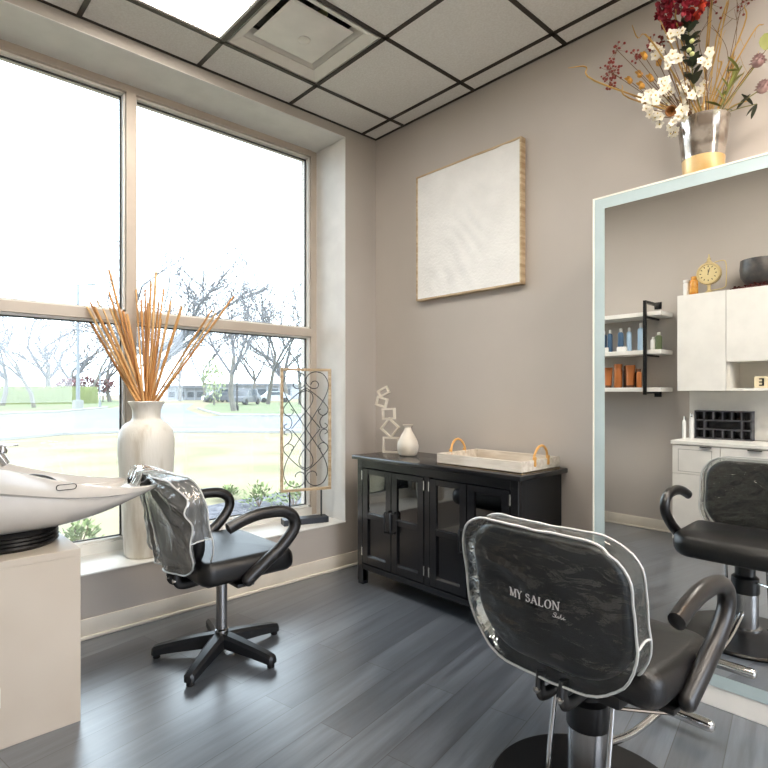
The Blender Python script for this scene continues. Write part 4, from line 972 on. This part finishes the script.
M['darkglass'] = mat('dark_window', '3d4650', .2); M['carpaint'] = mat('dark_car_paint', '3d4149', .3, coat=.5); M['carpale'] = mat('pale_car_paint', 'a9adb2', .3, coat=.5); M['tyre'] = mat('tyre', '1b1b1c', .8)
def ground(name, pts, z, m, th=.04):
    o = obj(name, MB().loft([[(x, y, z - th) for x, y in pts], [(x, y, z) for x, y in pts]]), m, None, 0); o['kind'] = 'structure'; return o
ground('lawn', [(-.56, -60), (-.56, 80), (-260, 220), (-260, -120)], GZ, 'grass', .3)
ground('lawn_right', [(XR + .3, -40), (XR + .3, 40), (80, 60), (80, -60)], GZ, 'grass', .3)
ground('mulch_bed', [(-.57, -4), (-.57, 6), (-3.3, 6), (-3.5, 2.0), (-3.2, .2), (-2.0, -.9), (-1.6, -4)], GZ + .03, 'mulch')
def PG(u, v): p = atz(u, v, GZ); return (p.x, p.y)
def PB(pts, z): return [(p.x, p.y) for p in (atz(u, v, z) for u, v in pts)]
ground('road', [(-14.6, -14), (-15.9, -.06), (-17.0, 1.7), (-16.7, 3.7), (-14.8, 5.6), (-12.5, 7.9), (-4, 16.5), (-11, 26), (-22.6, 14.6), (-26.8, 11.0), (-40, 15.5), (-60, 25), (-62, 21), (-47.5, 12.5), (-38.2, 6.3), (-36.2, 2.8), (-34, -16)], GZ + .02, 'asphalt')
ground('far_verge', [(-37.3, 2.0), (-39, 6.2), (-48.5, 12.2), (-70, 21), (-110, 30), (-100, -10), (-35.5, -16)], GZ + .03, 'grass2')
ground('green_island', [(-22.8, 15.4), (-26.8, 12.2), (-40, 16.8), (-60, 27), (-60, 60), (-20, 40)], GZ + .03, 'grass2')
kb = MB()
kb.tube([(x, y, GZ + .05) for x, y in [(-14.5, -14), (-15.8, -.06), (-16.9, 1.7), (-16.6, 3.7), (-14.7, 5.6), (-12.4, 7.9), (-4, 16.4)]], .09, 6)
kb.tube([(x, y, GZ + .05) for x, y in [(-22.7, 15.3), (-26.8, 12.1), (-40, 16.6)]], .09, 6); kb.tube([(x, y, GZ + .05) for x, y in [(-35.5, -16), (-37.3, 2.0), (-39, 6.2), (-48.5, 12.2)]], .09, 6)
o = obj('trim_3', kb, 'kerb', None, 40); o['kind'] = 'structure'
def tree_mesh(seed, h, spread, trunk_r, first, depth=6):
    r = random.Random(seed); tr, br = MB(), MB()
    def grow(p, d, ln, rad, lv):
        if lv > depth: return
        seg = 3; pts = [p]; q = p
        for k in range(seg):
            d = (d + Vector((r.gauss(0, .13), r.gauss(0, .13), r.gauss(0, .06) + .03))).normalized(); q = q + d * ln / seg; pts.append(q)
        (tr if lv == 0 else br).tube([tuple(x) for x in pts], [rad * (1 - .38 * k / seg) for k in range(seg + 1)], 6 if lv < 2 else 3, cap=False)
        n = r.choice((2, 3, 3)) if lv < 5 else (2 if lv < depth else 0)
        if lv == 0: n = r.choice((3, 4))
        for k in range(n):
            a = r.uniform(0, 2 * PI); t = r.uniform(.35, 1) if k and lv else 1 - .18 * k * (lv == 0) * .5
            o_ = pts[min(seg, int(t * seg))]; sd = Vector((math.cos(a), math.sin(a), 0)); k2 = spread * r.uniform(.6, 1.2)
            nd = (d + sd * k2).normalized(); nd.z = max(nd.z, -.05)
            grow(o_, nd.normalized(), ln * r.uniform(.62, .82) * (1.25 if lv == 0 else 1), max(.016, rad * r.uniform(.5, .62)), lv + 1)
    grow(Vector((0, 0, 0)), Vector((0, 0, 1)), first, trunk_r, 0)
    zs = max(v[2] for v in br.v); k = h / zs
    for m_ in (tr, br): m_.v = [(x * k, y * k, z * k) for x, y, z in m_.v]
    return tr, br
TM = []
for sd, h, sp, r_, f in ((1, 10, .75, .16, 2.6), (5, 10, .62, .14, 3.0), (9, 10, .9, .18, 2.0), (14, 10, .7, .13, 2.4)):
    tr_, br_ = tree_mesh(sd, h, sp, r_, f)
    t = thing('bare_tree', 'x', 'tree'); obj('trunk', tr_, 'bark', t, 60, fix=False); o = obj('branches', br_, 'bark2', t, 60, fix=False); o['kind'] = 'stuff'; TM.append(t)
used = set()
def plant(k, x, y, sc, rz, label, group=None):
    t = TM[k] if k not in used else copy_tree(TM[k]); used.add(k)
    t.location = (x, y, GZ); t.scale = (sc, sc, sc); t.rotation_euler = (0, 0, rz); t['label'] = label
    if group: t['group'] = group
def G_(u, t): d = ray(u, VH); return (CAM + d * t)
for k, u, t, sc, rz, lb, gp in [
    (0, 2, 55, 1.25, .3, 'bare tree at the left edge of the window view beside the clipped hedge', None),
    (1, 34, 48, 1.1, 1.2, 'pale bare tree in front of the clipped hedge, left of the lamp post', None),
    (2, 50, 66, 1.4, 2.0, 'thinner bare tree just behind the hedge, left of the lamp post', None),
    (2, 152, 40, 1.38, .5, 'tall bare tree rising behind the bamboo sticks', None),
    (3, 234, 40, 1.12, 4.1, 'wide bare tree on the green island beside the thin dark pole', None),
    (1, 268, 62, 1.6, 2.6, 'bare tree behind the parking area, just left of the scroll screen', None),
    (0, 110, 78, 1.5, 3.3, 'distant bare tree over the red bushes', None)]:
    p = G_(u, t); plant(k, p.x, p.y, sc, rz, lb, gp)
for k, u, t, sc, rz in [(3, -20, 70, 1.2, 0), (2, 70, 88, 1.2, 1), (1, 88, 72, 1.1, 4), (0, 180, 85, 1.15, 5), (3, 205, 78, 1.0, 2.2), (2, 285, 80, 1.25, 3), (0, 252, 86, 1.2, .8), (1, 300, 60, 1.0, 2), (3, 130, 90, 1.2, 1.9)]:
    p = G_(u, t); plant(k, p.x, p.y, sc * 1.25, rz, 'faint bare tree in the far background outside the window', 'far background trees')
# hedge
hg = MB(); p0, p1 = atz(-25, 405, GZ), atz(96, 403.5, GZ); dd = (p1 - p0); L_ = dd.length; dd.normalize(); nn = Vector((-dd.y, dd.x, 0))
rows = []
for i in range(81):
    c = p0 + dd * L_ * i / 80; row = []
    for k in range(14):
        a = PI * k / 13; x = -1.0 * math.cos(a); z = 2.0 * min(1, math.sin(a) * 1.6)
        w_ = .16 * noise.noise(Vector((i * .6, k * .8, 0)))
        row.append(c + nn * (x * (1 + w_)) + Vector((0, 0, z * (1 + w_ * .5))))
    rows.append(row)
hg.loft(rows, closed=False)
tag(obj('clipped_hedge', hg, 'hedge', None, 60, fix=False), 'long yellow green clipped hedge across the road', 'hedge')
for u, t, r, lb in ((68, 76, 1.5, 'left one of the dull red bushes beyond the hedge'), (86, 80, 1.7, 'middle one of the dull red bushes beyond the hedge'), (103, 78, 1.5, 'right one of the dull red bushes beyond the hedge')):
    p = G_(u, t); q = MB()
    for k in range(300):
        d = Vector((rf.gauss(0, 1), rf.gauss(0, 1), rf.gauss(0, 1))).normalized() * rf.uniform(.55, 1.1); c = Vector((d.x * r * 1.2, d.y * r, r * .8 + GZ + 1.0 + d.z * r * .7))
        leaf(q, c, Vector((rf.uniform(-1, 1), rf.uniform(-1, 1), rf.uniform(-.4, 1))), Vector((0, 0, 1)), .5, .16)
    b_ = thing('red_bush', lb, 'bush', (p.x, p.y, 0), 0, 'red bushes beyond the hedge'); obj('leaves', q, 'redleaf', b_, 60, fix=False)['kind'] = 'stuff'
    obj('stem', MB().tube([(0, 0, GZ), (.05, 0, GZ + 1.8)], .09, 6), 'bark', b_)
# shrubs close to the window
def shrub(u, v, r, h, lb, m='shrub', n=170):
    p = atz(u, v, GZ + .03); q = MB()
    for k in range(n):
        d = Vector((rf.gauss(0, 1), rf.gauss(0, 1), abs(rf.gauss(0, 1)))).normalized() * rf.uniform(.5, 1); c = Vector((d.x * r, d.y * r, .02 + d.z * h))
        leaf(q, c, d + Vector((rf.uniform(-.6, .6), rf.uniform(-.6, .6), .3)), Vector((0, 0, 1)), .05, .015)
    s_ = thing('low_shrub', lb, 'shrub', (p.x, p.y, GZ + .03)); obj('leaves', q, m, s_, 60, fix=False)['kind'] = 'stuff'
    st = MB()
    for k in range(7): a = k * .9; st.tube([(0, 0, 0), (r * .4 * math.cos(a), r * .4 * math.sin(a), h * .7)], .004, 4)
    obj('stems', st, 'stalk', s_)['kind'] = 'stuff'
shrub(80, 549, .17, .26, 'yellow green shrub outside the glass beside the shampoo cabinet')
shrub(259, 507, .22, .26, 'low green shrub outside the glass, left of the scroll screen legs')
shrub(294, 508, .24, .28, 'low green shrub outside the glass, seen through the scroll screen')
shrub(228, 498, .16, .12, 'smallest low shrub outside, seen under the raised chair arm')
p = G_(214, 58); q = MB()
for k in range(380):
    d = Vector((rf.gauss(0, 1), rf.gauss(0, 1), rf.gauss(0, 1))).normalized() * rf.uniform(.4, 1.05); leaf(q, Vector((d.x * 1.5, d.y * 1.5, 2.6 + GZ + d.z * 2.3)), Vector((rf.uniform(-1, 1), rf.uniform(-1, 1), 1)), Vector((0, 0, 1)), .32, .07)
b_ = thing('budding_tree', 'small pale green budding tree beside the parking area', 'tree', (p.x, p.y, 0)); obj('leaves', q, 'budleaf', b_, 60, fix=False)['kind'] = 'stuff'; obj('trunk', MB().tube([(0, 0, GZ), (.05, 0, 2.5)], [.1, .05], 6), 'bark', b_)
# lamp post, poles
p = atz(78, 409, GZ); lp = thing('lamp_post', 'tall grey street lamp on a concrete foot across the road', 'lamp post', (p.x, p.y, GZ))
obj('concrete_foot', MB().lathe([(.0, 0), (.42, 0), (.40, .72), (.0, .75)], 16), 'kerb', lp); obj('pole', MB().tube([(0, 0, .7), (0, 0, 5), (0, 0, 10.2)], [.16, .13, .09], 10), 'galv', lp)
obj('arm', MB().tube([(0, 0, 10.1), (RT.x * .5, RT.y * .5, 10.22), (RT.x * .9, RT.y * .9, 10.2)], .05, 6), 'galv', lp); obj('lamp_head', MB().box((-.35, -.14, -.07), (.35, .14, .05), .03, M4=Matrix.Translation((RT.x * 1.1, RT.y * 1.1, 10.2)) @ Matrix.Rotation(YAW, 4, 'Z')), 'galv', lp)
p = atz(100, 408, GZ); tag(obj('sign_pole', MB().tube([(0, 0, 0), (0, 0, 3.0)], .06, 8).box((-.09, -.09, 0), (.09, .09, .5)), 'galv', None, 40, (p.x, p.y, GZ)), 'thin grey pole across the road, right of the lamp post', 'pole')
p = atz(237, 411, GZ); tag(obj('sign_pole', MB().tube([(0, 0, 0), (0, 0, 3.4)], .055, 8).box((-.09, -.09, 0), (.09, .09, .4)), 'tyre', None, 40, (p.x, p.y, GZ)), 'thin dark pole on the green island', 'pole')
# buildings
def building(u, t, w_, d_, h_, lb, nb):
    p = G_(u, t); b_ = thing('low_building', lb, 'building', (p.x, p.y, GZ), YAW)
    obj('walls', MB().box((-w_ / 2, 0, 0), (w_ / 2, d_, h_)), 'render', b_, 0); obj('roof', MB().box((-w_ / 2 - .4, -.6, h_), (w_ / 2 + .4, d_ + .4, h_ + .45)), 'roof', b_, 0)
    for k in range(nb):
        x = -w_ / 2 + w_ * (k + .5) / nb; obj('window', MB().box((x - w_ / nb * .33, -.06, .5), (x + w_ / nb * .33, 0.02, h_ - .7)), 'darkglass', b_, 0); obj('column', MB().box((x + w_ / nb * .42, -.5, 0), (x + w_ / nb * .5, -.3, h_)), 'render', b_, 0)
building(186, 95, 6.5, 8, 2.1, 'small grey flat roofed building seen between bamboo vase and trees', 4)
building(250, 112, 17, 10, 2.7, 'long grey flat roofed building beyond the parked cars', 7)
# cars
def car(u, t, m, lb, rz, L_=4.3, hh=1.45):
    p = G_(u, t); c_ = thing('parked_car', lb, 'car', (p.x, p.y, GZ + .05), YAW + rz, 'cars parked beyond the green island'); W2 = .88
    side = [(-L_ / 2, .35), (-L_ / 2 + .05, .75), (-L_ * .32, .92), (-L_ * .18, hh), (L_ * .22, hh), (L_ * .40, .98), (L_ / 2 - .05, .85), (L_ / 2, .4), (L_ / 2 - .1, .25), (-L_ / 2 + .1, .25)]
    obj('body', MB().loft([[(x, y * W2 * (.86 if False else 1), z) for x, z in side] for y in (-1, -.5, .5, 1)]), m, c_, 30)
    obj('side_window', MB().box((-L_ * .17, -W2 - .01, .95), (L_ * .24, W2 + .01, hh - .1)), 'darkglass', c_, 0)
    for sx in (-1, 1):
        for sy_ in (-1, 1): obj('wheel', MB().lathe([(.0, -.1), (.30, -.1), (.33, -.06), (.33, .06), (.30, .1), (.0, .1)], 16, M4=Matrix.Translation((sx * L_ * .31, sy_ * (W2 - .06), .30)) @ Matrix.Rotation(PI / 2, 4, 'X')), 'tyre', c_)
car(245, 60, 'carpaint', 'dark car parked nearest, right of the thin dark pole', 1.35, 4.4, 1.7)
car(219, 74, 'carpaint', 'dark car at the left of the parked row, under the budding tree', .5); car(230, 78, 'carpale', 'pale car in the parked row just left of the thin pole', .6); car(274, 72, 'carpale', 'pale car parked just left of the scroll screen', .3)

# ================================================================== CAMERA, LIGHT, VIEW
cd = bpy.data.cameras.new('camera'); cam = bpy.data.objects.new('camera', cd); C.objects.link(cam)
cam.location = CAM; cam.rotation_euler = (PI / 2, 0, YAW); cd.sensor_width = 36; cd.lens = FPX / 768 * 36
cd.shift_y = (VH - 384) / 768; cd.clip_start = .02; cd.clip_end = 1000
S.camera = cam
wd = bpy.data.worlds.new('sky'); S.world = wd; wd.use_nodes = True
N = wd.node_tree.nodes; L = wd.node_tree.links; bg = N['Background']
tc = N.new('ShaderNodeTexCoord'); nz = N.new('ShaderNodeTexNoise'); nz.inputs['Scale'].default_value = 2.2; nz.inputs['Detail'].default_value = 4
rp = N.new('ShaderNodeValToRGB'); rp.color_ramp.elements[0].position = .35; rp.color_ramp.elements[0].color = lin('d6e2f2'); rp.color_ramp.elements[1].position = .65; rp.color_ramp.elements[1].color = lin('e6eefa')
L.new(tc.outputs['Generated'], nz.inputs[0]); L.new(nz.outputs[0], rp.inputs[0]); L.new(rp.outputs[0], bg.inputs[0])
bg.inputs['Strength'].default_value = SKY
S.view_settings.view_transform = 'Standard'; S.view_settings.look = 'None'; S.view_settings.gamma = 1; S.view_settings.use_curve_mapping = False
S.view_settings.exposure = EXPOSURE
S.render.engine = 'CYCLES'
cy = S.cycles; cy.use_denoising = True; cy.max_bounces = 10; cy.diffuse_bounces = 5; cy.glossy_bounces = 5; cy.transparent_max_bounces = 24; cy.transmission_bounces = 6
cy.caustics_reflective = False; cy.caustics_refractive = False; cy.sample_clamp_indirect = 6
# daylight enters through the window opening: a portal guides the sky sampling
pl = bpy.data.lights.new('window_portal', 'AREA'); pl.shape = 'RECTANGLE'; pl.size = 2.75; pl.size_y = 2.62; pl.cycles.is_portal = True
po = bpy.data.objects.new('window_portal', pl); C.objects.link(po); po.location = (-.5, (JL + JR) / 2, 1.66); po.rotation_euler = (0, -PI / 2, 0)

# warm downlights over the styling stations (their fittings are in the ceiling, out of frame)
M['warm_lamp'] = emis('warm_lamp', 'ffc890', 10)
for k, (x, y) in enumerate(((3.05, -.60), (3.65, -.60), (4.9, -.60))):
    t = thing('downlight', 'small warm round downlight in the ceiling over the mirror wall', 'downlight', (x, y, H), 0, 'warm round downlights')
    obj('ring', MB().lathe([(.055, -.006), (.075, -.006), (.078, -.004), (.075, .0), (.055, .0)], 28, cap=False), 'white', t); obj('lamp', MB().lathe([(.0, -.003), (.055, -.003), (.055, -.001), (.0, -.001)], 28), 'warm_lamp', t)
    ld = bpy.data.lights.new('downlight_beam', 'SPOT'); ld.energy = WARM; ld.color = (1, .58, .28); ld.spot_size = 2.5; ld.spot_blend = .9; ld.shadow_soft_size = .05
    lo_ = bpy.data.objects.new('downlight_beam', ld); C.objects.link(lo_); lo_.location = (x, y, H - .02)
